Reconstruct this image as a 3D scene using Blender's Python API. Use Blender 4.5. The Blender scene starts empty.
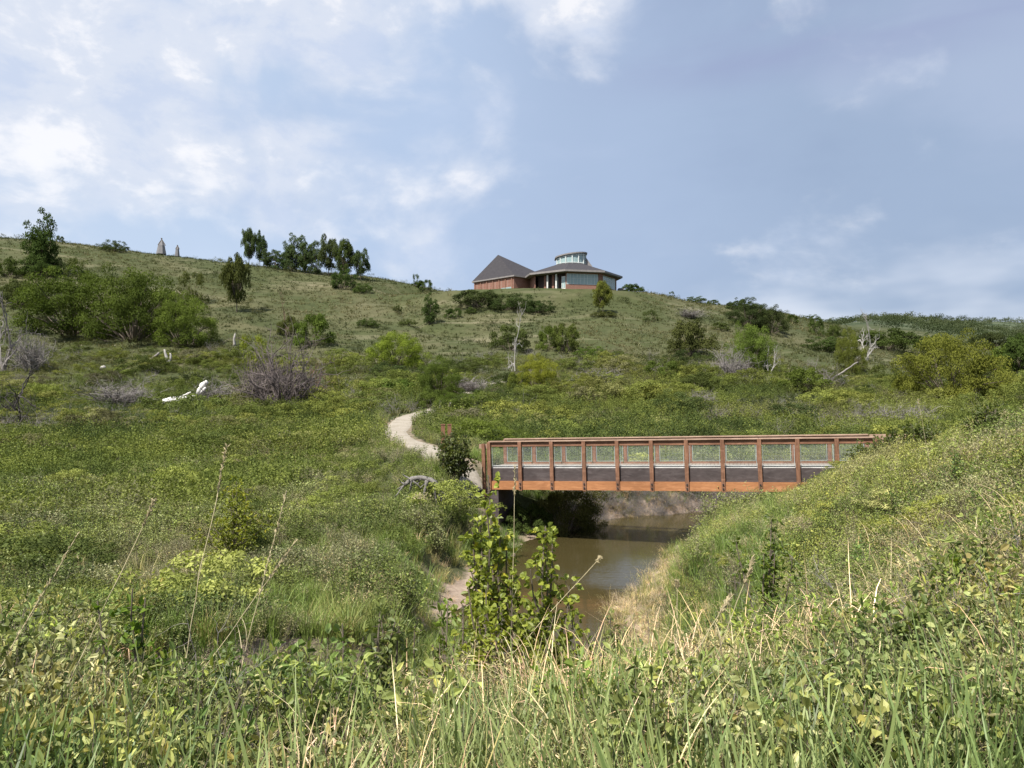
import bpy, math, random
import numpy as np
from mathutils import Vector, Matrix, Euler

SC = bpy.context.scene
COL = SC.collection
random.seed(7)
RNG = np.random.default_rng(11)

# ------------------------------------------------------------------ camera
F, CX, HR, EYE = 740.0, 512.0, 400.0, 5.8
cam = bpy.data.cameras.new('camera')
cam.sensor_width = 36.0
cam.lens = 36.0 * F / 1024.0
cam.clip_start, cam.clip_end = 0.05, 9000
camo = bpy.data.objects.new('camera', cam)
COL.objects.link(camo)
camo.location = (0, 0, EYE)
camo.rotation_euler = (math.radians(90) + math.atan((HR - 384) / F), 0, 0)
SC.camera = camo

# ------------------------------------------------------------------ light
SUN_EL, SUN_AZ = 56.0, 215.0        # azimuth clockwise from +Y (straight ahead): behind the camera, to the left
sd = Vector((math.sin(math.radians(SUN_AZ)) * math.cos(math.radians(SUN_EL)),
             math.cos(math.radians(SUN_AZ)) * math.cos(math.radians(SUN_EL)),
             math.sin(math.radians(SUN_EL))))
sun = bpy.data.lights.new('sun', 'SUN')
sun.energy = 4.4
sun.angle = math.radians(1.2)
sun.color = (1.0, 0.95, 0.87)
suno = bpy.data.objects.new('sun', sun)
COL.objects.link(suno)
suno.rotation_euler = sd.to_track_quat('Z', 'Y').to_euler()
SC.view_settings.view_transform = 'Standard'
SC.view_settings.look = 'None'
SC.view_settings.exposure = 0.84
SC.view_settings.gamma = 1.0
SC.view_settings.use_curve_mapping = False
SC.cycles.max_bounces = 5
SC.cycles.diffuse_bounces = 2
SC.cycles.glossy_bounces = 2
SC.cycles.transmission_bounces = 3
SC.cycles.transparent_max_bounces = 4
SC.cycles.use_denoising = True
SC.cycles.caustics_reflective = False
SC.cycles.caustics_refractive = False

def make_world():
    w = bpy.data.worlds.new('World')
    SC.world = w
    w.use_nodes = True
    nt = w.node_tree
    N, L = nt.nodes, nt.links
    N.clear()
    def nd(t, **k):
        n = N.new(t)
        for a, b in k.items():
            setattr(n, a, b)
        return n
    def m(op, a, b=None, clamp=False):
        n = nd('ShaderNodeMath', operation=op)
        n.use_clamp = clamp
        for i, v in enumerate((a, b)):
            if v is None: continue
            if isinstance(v, (int, float)): n.inputs[i].default_value = v
            else: L.new(v, n.inputs[i])
        return n.outputs[0]
    def ramp(fac, stops):
        n = nd('ShaderNodeValToRGB')
        n.color_ramp.interpolation = 'EASE'
        e = n.color_ramp.elements
        while len(e) > 1: e.remove(e[-1])
        e[0].position, e[0].color = stops[0][0], (*stops[0][1], 1)
        for p, c in stops[1:]:
            x = e.new(p); x.color = (*c, 1)
        L.new(fac, n.inputs[0])
        return n.outputs[0]
    def mix(f, a, b):
        n = nd('ShaderNodeMix', data_type='RGBA')
        for s, v in ((n.inputs[0], f), (n.inputs[6], a), (n.inputs[7], b)):
            if isinstance(v, (int, float)): s.default_value = v
            elif isinstance(v, tuple): s.default_value = (*v, 1)
            else: L.new(v, s)
        return n.outputs[2]
    sky = nd('ShaderNodeTexSky', sky_type='NISHITA', sun_disc=False)
    sky.sun_elevation = math.radians(SUN_EL)
    sky.sun_rotation = math.radians(SUN_AZ)
    sky.dust_density = 2.0
    bg1 = nd('ShaderNodeBackground'); bg1.inputs[1].default_value = 0.07
    L.new(sky.outputs[0], bg1.inputs[0])
    tc = nd('ShaderNodeTexCoord')
    sp = nd('ShaderNodeSeparateXYZ'); L.new(tc.outputs['Generated'], sp.inputs[0])
    X, Y, Z = sp.outputs
    # azimuth and elevation of the direction
    az = m('ARCTAN2', X, Y)
    el = m('ARCSINE', Z)
    def noise(sx, sy, scale, detail, rough, seed=0.0, dist=0.0):
        cb = nd('ShaderNodeCombineXYZ')
        L.new(m('MULTIPLY', az, sx), cb.inputs[0]); L.new(m('MULTIPLY', el, sy), cb.inputs[1])
        cb.inputs[2].default_value = seed
        n = nd('ShaderNodeTexNoise'); n.inputs['Scale'].default_value = scale
        n.inputs['Detail'].default_value = detail; n.inputs['Roughness'].default_value = rough
        n.inputs['Distortion'].default_value = dist
        L.new(cb.outputs[0], n.inputs['Vector'])
        return n.outputs[0]
    # grey-blue rain veil with brighter bands
    n1 = noise(1.0, 1.6, 2.3, 5, 0.55, 3.1, 0.3)
    veil = ramp(n1, [(0.30, (0.31, 0.41, 0.60)), (0.5, (0.39, 0.505, 0.70)), (0.72, (0.56, 0.65, 0.85))])
    # left side is clearer and lighter, right side is heavier
    side = m('MULTIPLY_ADD', az, 1.0); side_n = side.node; side_n.inputs[2].default_value = 0.5
    side = m('MAXIMUM', m('MINIMUM', side, 1.0), 0.0)
    light = ramp(side, [(0.0, (0.58, 0.71, 0.91)), (0.35, (0.48, 0.61, 0.84)), (0.62, (0.37, 0.475, 0.68)), (0.95, (0.28, 0.37, 0.54))])
    base = mix(0.62, veil, light)
    # pale band low on the right
    lowm = ramp(el, [(0.10, (1, 1, 1)), (0.24, (0, 0, 0))])
    n5 = noise(1.0, 2.5, 3.0, 4, 0.5, 9.0)
    lowf = m('MULTIPLY', m('MULTIPLY', lowm, ramp(n5, [(0.42, (0, 0, 0)), (0.62, (1, 1, 1))])), ramp(side, [(0.35, (0.15,)*3), (0.85, (0.8,)*3)]))
    base = mix(lowf, base, (0.74, 0.79, 0.90))
    # dark underside, upper right
    elr = m('MULTIPLY', el, 1.0)
    dk = m('MULTIPLY', ramp(elr, [(0.36, (0, 0, 0)), (0.43, (1, 1, 1)), (0.52, (0.3,)*3)]), ramp(side, [(0.5, (0, 0, 0)), (0.85, (1, 1, 1))]))
    nd6 = noise(0.7, 2.4, 3.5, 4, 0.55, 21.0, 0.4)
    base = mix(m('MULTIPLY', dk, ramp(nd6, [(0.35, (0.1,)*3), (0.65, (0.85,)*3)])), base, (0.31, 0.365, 0.58))
    # cumulus: high, mostly to the left
    n2 = noise(1.0, 1.5, 4.2, 9, 0.52, 7.7, 0.25)
    up = ramp(el, [(0.17, (0, 0, 0)), (0.34, (0.75,)*3), (0.50, (1, 1, 1))])
    lf = ramp(side, [(0.0, (1.08,)*3), (0.22, (0.95,)*3), (0.40, (0.62,)*3), (0.58, (0.45,)*3), (0.72, (0.0,)*3)])
    drive = m('ADD', n2, m('MULTIPLY', m('SUBTRACT', m('MULTIPLY', up, lf), 1.0), 0.30))
    cm = ramp(drive, [(0.27, (0, 0, 0)), (0.47, (1, 1, 1))])
    n3 = noise(1.0, 1.6, 8.0, 8, 0.6, 15.0, 0.2)
    ccol = ramp(n3, [(0.36, (0.60, 0.68, 0.85)), (0.50, (0.72, 0.77, 0.88)), (0.63, (0.98, 0.97, 0.99))])
    col = mix(m('MULTIPLY', cm, 0.92), base, ccol)
    hs = nd('ShaderNodeHueSaturation'); hs.inputs['Saturation'].default_value = .92; L.new(col, hs.inputs['Color']); col = hs.outputs[0]
    bg2 = nd('ShaderNodeBackground'); L.new(col, bg2.inputs[0]); bg2.inputs[1].default_value = 0.62
    ms = nd('ShaderNodeMixShader'); ms.inputs[0].default_value = 0.88
    L.new(bg1.outputs[0], ms.inputs[1]); L.new(bg2.outputs[0], ms.inputs[2])
    out = nd('ShaderNodeOutputWorld'); L.new(ms.outputs[0], out.inputs[0])
make_world()

# ------------------------------------------------------------------ helpers
def tag(o, label=None, cat=None, group=None, kind=None):
    if label: o['label'] = label
    if cat: o['category'] = cat
    if group: o['group'] = group
    if kind: o['kind'] = kind
    return o

def link(o, parent=None):
    COL.objects.link(o)
    if parent is not None: o.parent = parent
    return o

def empty(name, loc=(0, 0, 0), rz=0.0):
    o = bpy.data.objects.new(name, None)
    o.empty_display_size = 0.2
    link(o)
    o.location = loc
    o.rotation_euler = (0, 0, rz)
    return o

class MB:
    """collects geometry: verts, quads/tris, material index and a per-vertex value 'v'"""
    def __init__(s):
        s.V, s.Q, s.T, s.QM, s.TM, s.A = [], [], [], [], [], []
        s.n = 0
    def add(s, V, Q=None, T=None, mi=0, v=0.5):
        V = np.asarray(V, float).reshape(-1, 3)
        if Q is not None and len(Q):
            Q = np.asarray(Q, int).reshape(-1, 4) + s.n
            s.Q.append(Q); s.QM.append(np.full(len(Q), mi))
        if T is not None and len(T):
            T = np.asarray(T, int).reshape(-1, 3) + s.n
            s.T.append(T); s.TM.append(np.full(len(T), mi))
        s.V.append(V)
        s.A.append(np.broadcast_to(np.asarray(v, float), (len(V),)).copy())
        s.n += len(V)
        return s
    def box(s, lo, hi, mi=0, v=0.5, M=None):
        x0, y0, z0 = lo; x1, y1, z1 = hi
        V = np.array([[x0,y0,z0],[x1,y0,z0],[x1,y1,z0],[x0,y1,z0],[x0,y0,z1],[x1,y0,z1],[x1,y1,z1],[x0,y1,z1]], float)
        if M is not None:
            M = np.array(M); V = V @ M[:3, :3].T + M[:3, 3]
        return s.add(V, Q=[[0,3,2,1],[4,5,6,7],[0,1,5,4],[1,2,6,5],[2,3,7,6],[3,0,4,7]], mi=mi, v=v)
    def tube(s, pts, rad, k=5, mi=0, v=0.5, cap=True):
        P = np.asarray(pts, float); n = len(P)
        R = np.broadcast_to(np.asarray(rad, float), (n,))
        T = np.gradient(P, axis=0); T /= np.linalg.norm(T, axis=1, keepdims=True) + 1e-9
        up = np.array([0.31, 0.17, 0.93])
        A = np.cross(T, up); A /= np.linalg.norm(A, axis=1, keepdims=True) + 1e-9
        B = np.cross(T, A)
        an = np.arange(k) * 2 * math.pi / k
        V = P[:, None] + R[:, None, None] * (A[:, None] * np.cos(an)[None, :, None] + B[:, None] * np.sin(an)[None, :, None])
        Q = []
        for i in range(n - 1):
            for j in range(k):
                a = i * k + j; b = i * k + (j + 1) % k
                Q.append([a, b, b + k, a + k])
        V = V.reshape(-1, 3); Tt = None
        if cap:
            V = np.vstack([V, P[0], P[-1]])
            Tt = [[(j + 1) % k, j, n * k] for j in range(k)] + [[(n - 1) * k + j, (n - 1) * k + (j + 1) % k, n * k + 1] for j in range(k)]
        return s.add(V, Q=Q, T=Tt, mi=mi, v=v)
    def build(s, name, mats, parent=None, smooth=False, lnk=True):
        me = bpy.data.meshes.new(name)
        V = np.vstack(s.V)
        Q = np.vstack(s.Q) if s.Q else np.zeros((0, 4), int)
        T = np.vstack(s.T) if s.T else np.zeros((0, 3), int)
        nl = len(Q) * 4 + len(T) * 3
        me.vertices.add(len(V)); me.vertices.foreach_set('co', V.ravel())
        me.loops.add(nl); me.loops.foreach_set('vertex_index', np.concatenate([Q.ravel(), T.ravel()]).astype(np.int32))
        nf = len(Q) + len(T)
        me.polygons.add(nf)
        me.polygons.foreach_set('loop_start', np.concatenate([np.arange(len(Q)) * 4, len(Q) * 4 + np.arange(len(T)) * 3]).astype(np.int32))
        mi = np.concatenate((s.QM or [np.zeros(0)]) + (s.TM or [np.zeros(0)])).astype(np.int32)
        mi = mi[:nf]
        me.polygons.foreach_set('material_index', mi)
        me.polygons.foreach_set('use_smooth', np.full(nf, bool(smooth)))
        at = me.attributes.new('v', 'FLOAT', 'POINT')
        at.data.foreach_set('value', np.concatenate(s.A).astype(np.float32))
        for m_ in (mats if isinstance(mats, (list, tuple)) else [mats]): me.materials.append(m_)
        me.update(calc_edges=True)
        me.validate()
        o = bpy.data.objects.new(name, me)
        if lnk: link(o, parent)
        return o

def unit(a):
    return a / (np.linalg.norm(a, axis=-1, keepdims=True) + 1e-9)

def leaves(mb, pos, axis, length, width, mi=0, v=None, fold=0.25, rng=RNG, simple=False, nb=None):
    """leaf blades; axis = direction base->tip"""
    n = len(pos)
    pos = np.asarray(pos, float); axis = unit(np.asarray(axis, float))
    L = np.broadcast_to(np.asarray(length, float), (n,))[:, None]
    W = np.broadcast_to(np.asarray(width, float), (n,))[:, None]
    r = rng.normal(0, .75, (n, 3)) + np.array([0, 0, 1.0])
    if nb is not None: r = nb + rng.normal(0, .38, (n, 3))
    side = unit(np.cross(axis, r)); nrm = np.cross(side, axis)
    if nb is None: nrm = nrm * np.sign(nrm[:, 2:3] + 1e-6)
    if v is None: v = rng.random(n)
    if simple:
        V = np.stack([pos, pos + axis * L * .5 + side * W * .5, pos + axis * L, pos + axis * L * .5 - side * W * .5], 1)
        b = (np.arange(n) * 4)[:, None]
        mb.add(V.reshape(-1, 3), Q=b + np.array([0, 1, 2, 3]), mi=mi, v=np.repeat(v, 4))
    else:
        V = np.stack([pos,
                      pos + axis * L * .30 + side * W * .5 + nrm * W * fold,
                      pos + axis * L * .72 + side * W * .38 + nrm * W * fold,
                      pos + axis * L - nrm * L * .10,
                      pos + axis * L * .72 - side * W * .38 + nrm * W * fold,
                      pos + axis * L * .30 - side * W * .5 + nrm * W * fold], 1)
        b = (np.arange(n) * 6)[:, None]
        Q = np.concatenate([b + np.array([0, 1, 2, 3]), b + np.array([0, 3, 4, 5])])
        mb.add(V.reshape(-1, 3), Q=Q, mi=mi, v=np.repeat(v, 6))

def blades(mb, base, heading, height, bend, width, segs=4, mi=0, v=None, rng=RNG, curl=None):
    """grass blades rising from base, bending along heading (radians)"""
    n = len(base); base = np.asarray(base, float)
    H = np.broadcast_to(np.asarray(height, float), (n,)); B = np.broadcast_to(np.asarray(bend, float), (n,))
    W = np.broadcast_to(np.asarray(width, float), (n,))
    hd = np.stack([np.cos(heading), np.sin(heading), np.zeros(n)], 1)
    sa = heading + math.pi / 2 + rng.normal(0, 0.6, n)
    sd_ = np.stack([np.cos(sa), np.sin(sa), np.zeros(n)], 1)
    t = np.linspace(0, 1, segs + 1)
    ang = B[:, None] * t[None, :] ** 1.6 + 0.08       # angle from vertical grows to B
    st = (H / segs)[:, None]
    x = np.concatenate([np.zeros((n, 1)), np.cumsum(np.sin(ang[:, 1:]) * st, 1)], 1)
    z = np.concatenate([np.zeros((n, 1)), np.cumsum(np.cos(ang[:, 1:]) * st, 1)], 1)
    C = base[:, None] + hd[:, None] * x[..., None]
    C[..., 2] += z
    wt = (1 - t ** 2.2) * 0.92 + 0.08
    wv = W[:, None] * wt[None]
    Lf = C - sd_[:, None] * wv[..., None] / 2; Rt = C + sd_[:, None] * wv[..., None] / 2
    V = np.stack([Lf, Rt], 2).reshape(n, -1, 3)
    m = (segs + 1) * 2
    b = (np.arange(n) * m)[:, None, None]
    q = np.array([[2 * i, 2 * i + 1, 2 * i + 3, 2 * i + 2] for i in range(segs)])[None]
    if v is None: v = rng.random(n)
    mb.add(V.reshape(-1, 3), Q=(b + q).reshape(-1, 4), mi=mi, v=np.repeat(v, m))

# value noise on the ground plane
def _hash(i, j, seed):
    h = (i * 374761393 + j * 668265263 + seed * 2147483647 + 1013904223) & 0xFFFFFFFF
    h = ((h ^ (h >> 13)) * 1274126177) & 0xFFFFFFFF
    return ((h ^ (h >> 16)) & 0xFFFF) / 65535.0
def vnoise(x, y, scale, seed=0, octs=3):
    x = np.asarray(x, float) / scale; y = np.asarray(y, float) / scale
    out = 0; amp = 1; tot = 0
    for o in range(octs):
        i = np.floor(x).astype(np.int64); j = np.floor(y).astype(np.int64)
        fx = x - i; fy = y - j
        fx = fx * fx * (3 - 2 * fx); fy = fy * fy * (3 - 2 * fy)
        a = _hash(i, j, seed + o); b = _hash(i + 1, j, seed + o); c = _hash(i, j + 1, seed + o); d = _hash(i + 1, j + 1, seed + o)
        out = out + amp * ((a * (1 - fx) + b * fx) * (1 - fy) + (c * (1 - fx) + d * fx) * fy)
        tot += amp; amp *= .5; x = x * 2 + 17.3; y = y * 2 + 9.1
    return out / tot
def sstep(a, b, x):
    t = np.clip((np.asarray(x, float) - a) / (b - a), 0, 1)
    return t * t * (3 - 2 * t)

# ------------------------------------------------------------------ materials
def mat(name):
    m = bpy.data.materials.new(name); m.use_nodes = True
    nt = m.node_tree; nt.nodes.clear()
    return m, nt
class NT:
    def __init__(s, nt): s.nt = nt; s.N = nt.nodes; s.L = nt.links
    def nd(s, t, **k):
        n = s.N.new(t)
        for a, b in k.items(): setattr(n, a, b)
        return n
    def put(s, sock, v):
        if isinstance(v, (int, float)): sock.default_value = v
        elif isinstance(v, tuple): sock.default_value = (*v, 1) if len(v) == 3 and len(sock.default_value) == 4 else v
        else: s.L.new(v, sock)
    def mix(s, f, a, b, bt='MIX'):
        n = s.nd('ShaderNodeMix', data_type='RGBA', blend_type=bt)
        s.put(n.inputs[0], f); s.put(n.inputs[6], a); s.put(n.inputs[7], b)
        return n.outputs[2]
    def math(s, op, a, b=0.0, c=0.0):
        n = s.nd('ShaderNodeMath', operation=op)
        s.put(n.inputs[0], a); s.put(n.inputs[1], b); s.put(n.inputs[2], c)
        return n.outputs[0]
    def noise(s, scale, detail=4, rough=.55, vec=None, dist=0):
        n = s.nd('ShaderNodeTexNoise')
        n.inputs['Scale'].default_value = scale; n.inputs['Detail'].default_value = detail
        n.inputs['Roughness'].default_value = rough; n.inputs['Distortion'].default_value = dist
        if vec is not None: s.L.new(vec, n.inputs['Vector'])
        return n.outputs[0]
    def ramp(s, f, stops, interp='LINEAR'):
        n = s.nd('ShaderNodeValToRGB'); e = n.color_ramp.elements; n.color_ramp.interpolation = interp
        while len(e) > 1: e.remove(e[-1])
        def c4(c): return (c, c, c, 1) if isinstance(c, (int, float)) else (*c, 1)
        e[0].position, e[0].color = stops[0][0], c4(stops[0][1])
        for p, c in stops[1:]:
            x = e.new(p); x.color = c4(c)
        s.L.new(f, n.inputs[0]); return n.outputs[0]
    def attr(s, name, typ='GEOMETRY', out='Fac'):
        n = s.nd('ShaderNodeAttribute', attribute_name=name, attribute_type=typ)
        return n.outputs[out]
    def pos(s, scale=None):
        g = s.nd('ShaderNodeNewGeometry').outputs['Position']
        if scale:
            v = s.nd('ShaderNodeVectorMath', operation='MULTIPLY'); s.L.new(g, v.inputs[0]); v.inputs[1].default_value = scale
            return v.outputs[0]
        return g
    def obj(s, scale=None):
        g = s.nd('ShaderNodeTexCoord').outputs['Object']
        if scale:
            v = s.nd('ShaderNodeVectorMath', operation='MULTIPLY'); s.L.new(g, v.inputs[0]); v.inputs[1].default_value = scale
            return v.outputs[0]
        return g
    def pbsdf(s, col, rough=.8, bump=None, bs=.3, bd=.02, metal=0.0, spec=.3):
        p = s.nd('ShaderNodeBsdfPrincipled')
        s.put(p.inputs['Base Color'], col); s.put(p.inputs['Roughness'], rough); p.inputs['Metallic'].default_value = metal
        p.inputs['Specular IOR Level'].default_value = spec
        if bump is not None:
            b = s.nd('ShaderNodeBump'); b.inputs['Strength'].default_value = bs; b.inputs['Distance'].default_value = bd
            s.L.new(bump, b.inputs['Height']); s.L.new(b.outputs[0], p.inputs['Normal'])
        return p
    def out(s, sh):
        o = s.nd('ShaderNodeOutputMaterial'); s.L.new(sh if not hasattr(sh, 'outputs') else sh.outputs[0], o.inputs[0])

def leaf_mat(name, ca, cb, cc=None, source='obj', trans=.35, gloss=.03):
    """leaf: two colours mixed by the leaf's own value, times the plant's tint"""
    m, nt = mat(name); s = NT(nt)
    v = s.attr('v')
    col = s.ramp(v, [(0, ca), (.75, cb)] + ([(0.93, cb), (.97, cc)] if cc else [(1, cb)]))
    if source == 'gn': tint = s.attr('tint', 'INSTANCER', 'Color')
    else: tint = s.nd('ShaderNodeObjectInfo').outputs['Color']
    col = s.mix(1.0, col, tint, 'MULTIPLY')
    d = s.nd('ShaderNodeBsdfDiffuse'); s.L.new(col, d.inputs[0])
    t = s.nd('ShaderNodeBsdfTranslucent')
    s.L.new(s.mix(1.0, col, (1.1, 1.15, .6), 'MULTIPLY'), t.inputs[0])
    ms = s.nd('ShaderNodeMixShader'); ms.inputs[0].default_value = trans
    s.L.new(d.outputs[0], ms.inputs[1]); s.L.new(t.outputs[0], ms.inputs[2])
    g = s.nd('ShaderNodeBsdfGlossy'); g.inputs['Roughness'].default_value = .5
    m2 = s.nd('ShaderNodeMixShader'); m2.inputs[0].default_value = gloss
    s.L.new(ms.outputs[0], m2.inputs[1]); s.L.new(g.outputs[0], m2.inputs[2])
    s.out(m2)
    return m
M = {}
M['leaf_gn'] = leaf_mat('leaf_cover', (.42, .45, .42), (1.5, 1.48, 1.5), (1.7, 1.5, 1.3), 'gn', trans=.28, gloss=.018)
M['leaf_far'] = leaf_mat('leaf_cover_far', (.50, .52, .50), (1.38, 1.36, 1.38), None, 'gn', trans=.28, gloss=0.)
M['blade_gn'] = leaf_mat('grass_blade', (.45, .5, .48), (1.42, 1.38, 1.3), None, 'gn', trans=.26, gloss=.03)
M['leaf_obj'] = leaf_mat('leaf_plant', (.55, .58, .55), (1.4, 1.36, 1.3), None, 'obj', gloss=0.)
M['leaf_obj_near'] = leaf_mat('leaf_near', (.55, .6, .6), (1.25, 1.2, 1.1), (1.8, 1.4, 1.0), 'obj', trans=.38, gloss=.03)

def wood_mat(name, c1, c2, sc=(1, 8, 8), rough=.8, spec=.25, tint=False):
    m, nt = mat(name); s = NT(nt)
    n = s.noise(3, 6, .6, s.obj(sc), .4); n2 = s.noise(.9, 3, .6, s.obj())
    col = s.mix(s.ramp(n, [(.3, 0), (.7, 1)]), c1, c2)
    col = s.mix(s.math('MULTIPLY', s.ramp(n2, [(.35, 0), (.7, 1)]), .45), col, tuple(x * .5 for x in c1))
    n3 = s.noise(2.6, 5, .7, s.obj((.6, .6, 2.2)), .8)
    col = s.mix(s.math('MULTIPLY', s.ramp(n3, [(.52, 0), (.68, 1)]), .35), col, tuple(min(1, x * 1.25 + .04) for x in c2))
    if tint: col = s.mix(1.0, col, s.nd('ShaderNodeObjectInfo').outputs['Color'], 'MULTIPLY')
    s.out(s.pbsdf(col, rough, n, .4, .01, spec=spec)); return m
M['bark'] = wood_mat('grey_brown_bark', (.10, .08, .06), (.22, .18, .14), (4, 4, 1))
M['deadwood'] = wood_mat('bleached_dead_wood', (.27, .25, .23), (.46, .44, .41), (5, 5, 1))
M['greytwig'] = wood_mat('grey_dead_twig', (.17, .15, .14), (.29, .265, .25), (5, 5, 1))
M['redtwig'] = wood_mat('red_brown_dead_wood', (.12, .065, .045), (.24, .15, .11), (5, 5, 1))
M['brownbrush'] = wood_mat('purple_brown_twig', (.085, .068, .066), (.20, .165, .155), (5, 5, 1))
M['driftwood'] = wood_mat('rough_grey_driftwood', (.09, .08, .072), (.30, .28, .26), (9, 9, 9))
M['darktwig'] = wood_mat('dark_dead_wood', (.035, .03, .028), (.09, .08, .07), (5, 5, 1))
M['straw'] = wood_mat('straw_stalk', (.38, .32, .18), (.58, .50, .32), (5, 5, 1))
M['rail_brown'] = wood_mat('brown_stained_timber', (.16, .075, .045), (.32, .165, .10), (1, 9, 9))
M['rail_cap'] = wood_mat('worn_timber_cap', (.30, .19, .13), (.50, .36, .27), (1, 9, 9))
M['beam_orange'] = wood_mat('orange_timber_beam', (.32, .135, .058), (.48, .225, .10), (.8, 7, 7))
M['post_brown'] = wood_mat('brown_timber_post', (.14, .068, .040), (.31, .16, .098), (9, 9, 1))
M['girder'] = wood_mat('grey_purple_steel', (.060, .047, .046), (.105, .086, .084), (1, 3, 3))
M['deck'] = wood_mat('pale_worn_deck', (.22, .17, .13), (.34, .29, .24), (9, 1, 1))
M['kerb'] = wood_mat('pale_kerb_board', (.62, .60, .56), (.84, .82, .79), (1, 9, 9))
M['wire'] = wood_mat('galvanised_wire', (.30, .34, .34), (.44, .48, .48), (1, 1, 1), rough=.5)
M['iron'] = wood_mat('dark_iron_bolt', (.02, .018, .018), (.05, .045, .045), (1, 1, 1), rough=.5)

# ------------------------------------------------------------------ terrain function
TY = np.array([0, 3, 6, 10, 15, 20, 25, 30, 40, 55, 75, 100, 140, 185, 200, 235, 300, 450, 800, 3500], float)
TAB = {
 -700: [-1.7,-2.0,-2.8,-3.7,-4.1,-4.2,-4.1,-4.0,-3.7,-3.0,-1.0, 4.0,  20, 42, 48, 56, 62, 66, 70, 70],
 0:    [-1.7,-1.85,-2.2,-3.4,-4.3,-4.4,-4.3,-4.2,-4.0,-3.4,-2.0,-0.1,11.0, 31, 38, 53.5, 57, 62, 64, 64],
 200:  [-1.7,-1.85,-2.2,-3.4,-4.3,-4.4,-4.3,-4.2,-3.9,-3.2,-1.9, 0.5, 9.5, 24, 30, 46, 51, 56, 60, 60],
 400:  [-1.7,-1.85,-2.4,-4.1,-4.7,-4.6,-4.3,-4.0,-3.2,-2.3,-1.2, 1.4, 7.3, 23, 28, 38, 41, 45, 50, 50],
 512:  [-1.7,-1.8,-2.2,-4.0,-5.0,-5.1,-4.6,-4.2,-3.7,-2.8,-1.2, 1.7, 8.0, 24.5, 28.2, 28.6, 31, 36, 40, 40],
 640:  [-1.7,-1.7,-2.2,-3.6,-4.6,-5.0,-5.0,-4.6,-4.1,-2.8,-1.0, 2.0, 8.5, 24.5, 28.2, 28.6, 31, 36, 40, 40],
 760:  [-1.7,-1.7,-2.2,-3.0,-3.5,-3.6,-3.9,-4.4,-4.2,-3.0,-1.1, 1.5, 7.5, 19.5, 22.8, 30.8, 34, 38, 50, 60],
 880:  [-1.7,-1.65,-1.9,-2.2,-2.0,-1.7,-2.0,-2.8,-3.4,-2.9,-1.2, 1.0, 5.0, 11, 13.2, 18.5, 27.5, 48.5, 83, 90],
 1024: [-1.7,-1.6,-1.5,-1.1,-.65,-.7,-1.3,-1.9,-2.6,-2.4,-1.0, 0.8, 3.5, 7.2, 8.6, 12, 19, 36, 80, 95],
 1500: [-1.7,-1.5,-1.2,-.5, 0.0, 0.1,-.5,-1.2,-2.0,-2.0,-.8, 0.8, 3.5, 7, 8.6, 12, 19, 36, 76, 95],
}
_cols = sorted(TAB)
_ang = np.array([-180., -100.] + [math.degrees(math.atan((c - CX) / F)) for c in _cols] + [100., 180.])
_flat = [-1.7,-1.8,-1.9,-1.9,-1.8,-1.6,-1.4,-1.2,-.8,-.4,0,0.5,1.5,3,4,6,10,20,40,60]
_Z = np.array([_flat, _flat] + [TAB[c] for c in _cols] + [_flat, _flat], float)
_DA = np.arange(-180, 180.01, 1.0)
_S = lambda y: np.log(np.asarray(y, float) + 6.0)
_DS = np.linspace(_S(0), _S(3500), 360)
_G = np.array([np.interp(_DS, _S(TY), r) for r in _Z])               # known columns x dense s
_GD = np.array([np.interp(_DA, _ang, _G[:, j]) for j in range(len(_DS))])  # s x angle
def _blur(a, sg, ax):
    k = np.arange(-int(3 * sg), int(3 * sg) + 1); w = np.exp(-k ** 2 / (2 * sg ** 2)); w /= w.sum()
    ap = np.apply_along_axis(lambda r: np.convolve(np.pad(r, len(k) // 2, mode='edge'), w, 'valid'), ax, a)
    return ap
_GD = _blur(_blur(_GD, 1.6, 1), 2.6, 0)

PATH = np.array([[-1.3, 31.0, -2.78], [-2.9, 34.5, -2.8], [-4.6, 40, -2.65], [-7.3, 47.5, -2.4], [-8.6, 56, -2.1], [-9.0, 65, -1.5], [-7.6, 76, -.85], [-5.9, 90, .55], [-5.2, 101, 1.8], [0, 108, 2.8], [9, 113, 3.4]])
BR0 = np.array([-.90, 31.0, -2.82]); BR1 = np.array([13.15, 26.7, -2.42])
PATH2 = np.array([[12.95, 26.7, -2.5], [16, 25.8, -2.75], [21, 25.5, -2.0], [30, 27, -1.6], [45, 30, -1.0]])
CREEK = np.array([[-40, 9, .7], [-25, 8.4, .7], [-12, 8.6, .8], [-4.5, 9.8, .9], [-.2, 12.2, 1.0], [1.0, 15, .9], [.95, 17.8, 1.15], [.75, 20.8, 1.45], [2.2, 25.5, 1.9], [3.8, 30.3, 2.3], [6.4, 34, 2.1], [10, 36.5, 1.6], [14, 37.6, 1.4], [22, 37.5, 1.4], [35, 40, 1.4], [60, 44, 1.4]])
def densify(P, step):
    out = [P[0]]
    # Catmull-Rom
    n = len(P)
    for i in range(n - 1):
        p0 = P[max(i - 1, 0)]; p1 = P[i]; p2 = P[i + 1]; p3 = P[min(i + 2, n - 1)]
        k = max(2, int(np.linalg.norm(p2[:2] - p1[:2]) / step))
        for t in np.linspace(0, 1, k + 1)[1:]:
            out.append(.5 * ((2 * p1) + (-p0 + p2) * t + (2 * p0 - 5 * p1 + 4 * p2 - p3) * t ** 2 + (-p0 + 3 * p1 - 3 * p2 + p3) * t ** 3))
    return np.array(out)
CREEKD = densify(CREEK, 0.8); PATHD = densify(PATH, 1.0); PATH2D = densify(PATH2, 1.0)
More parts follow.
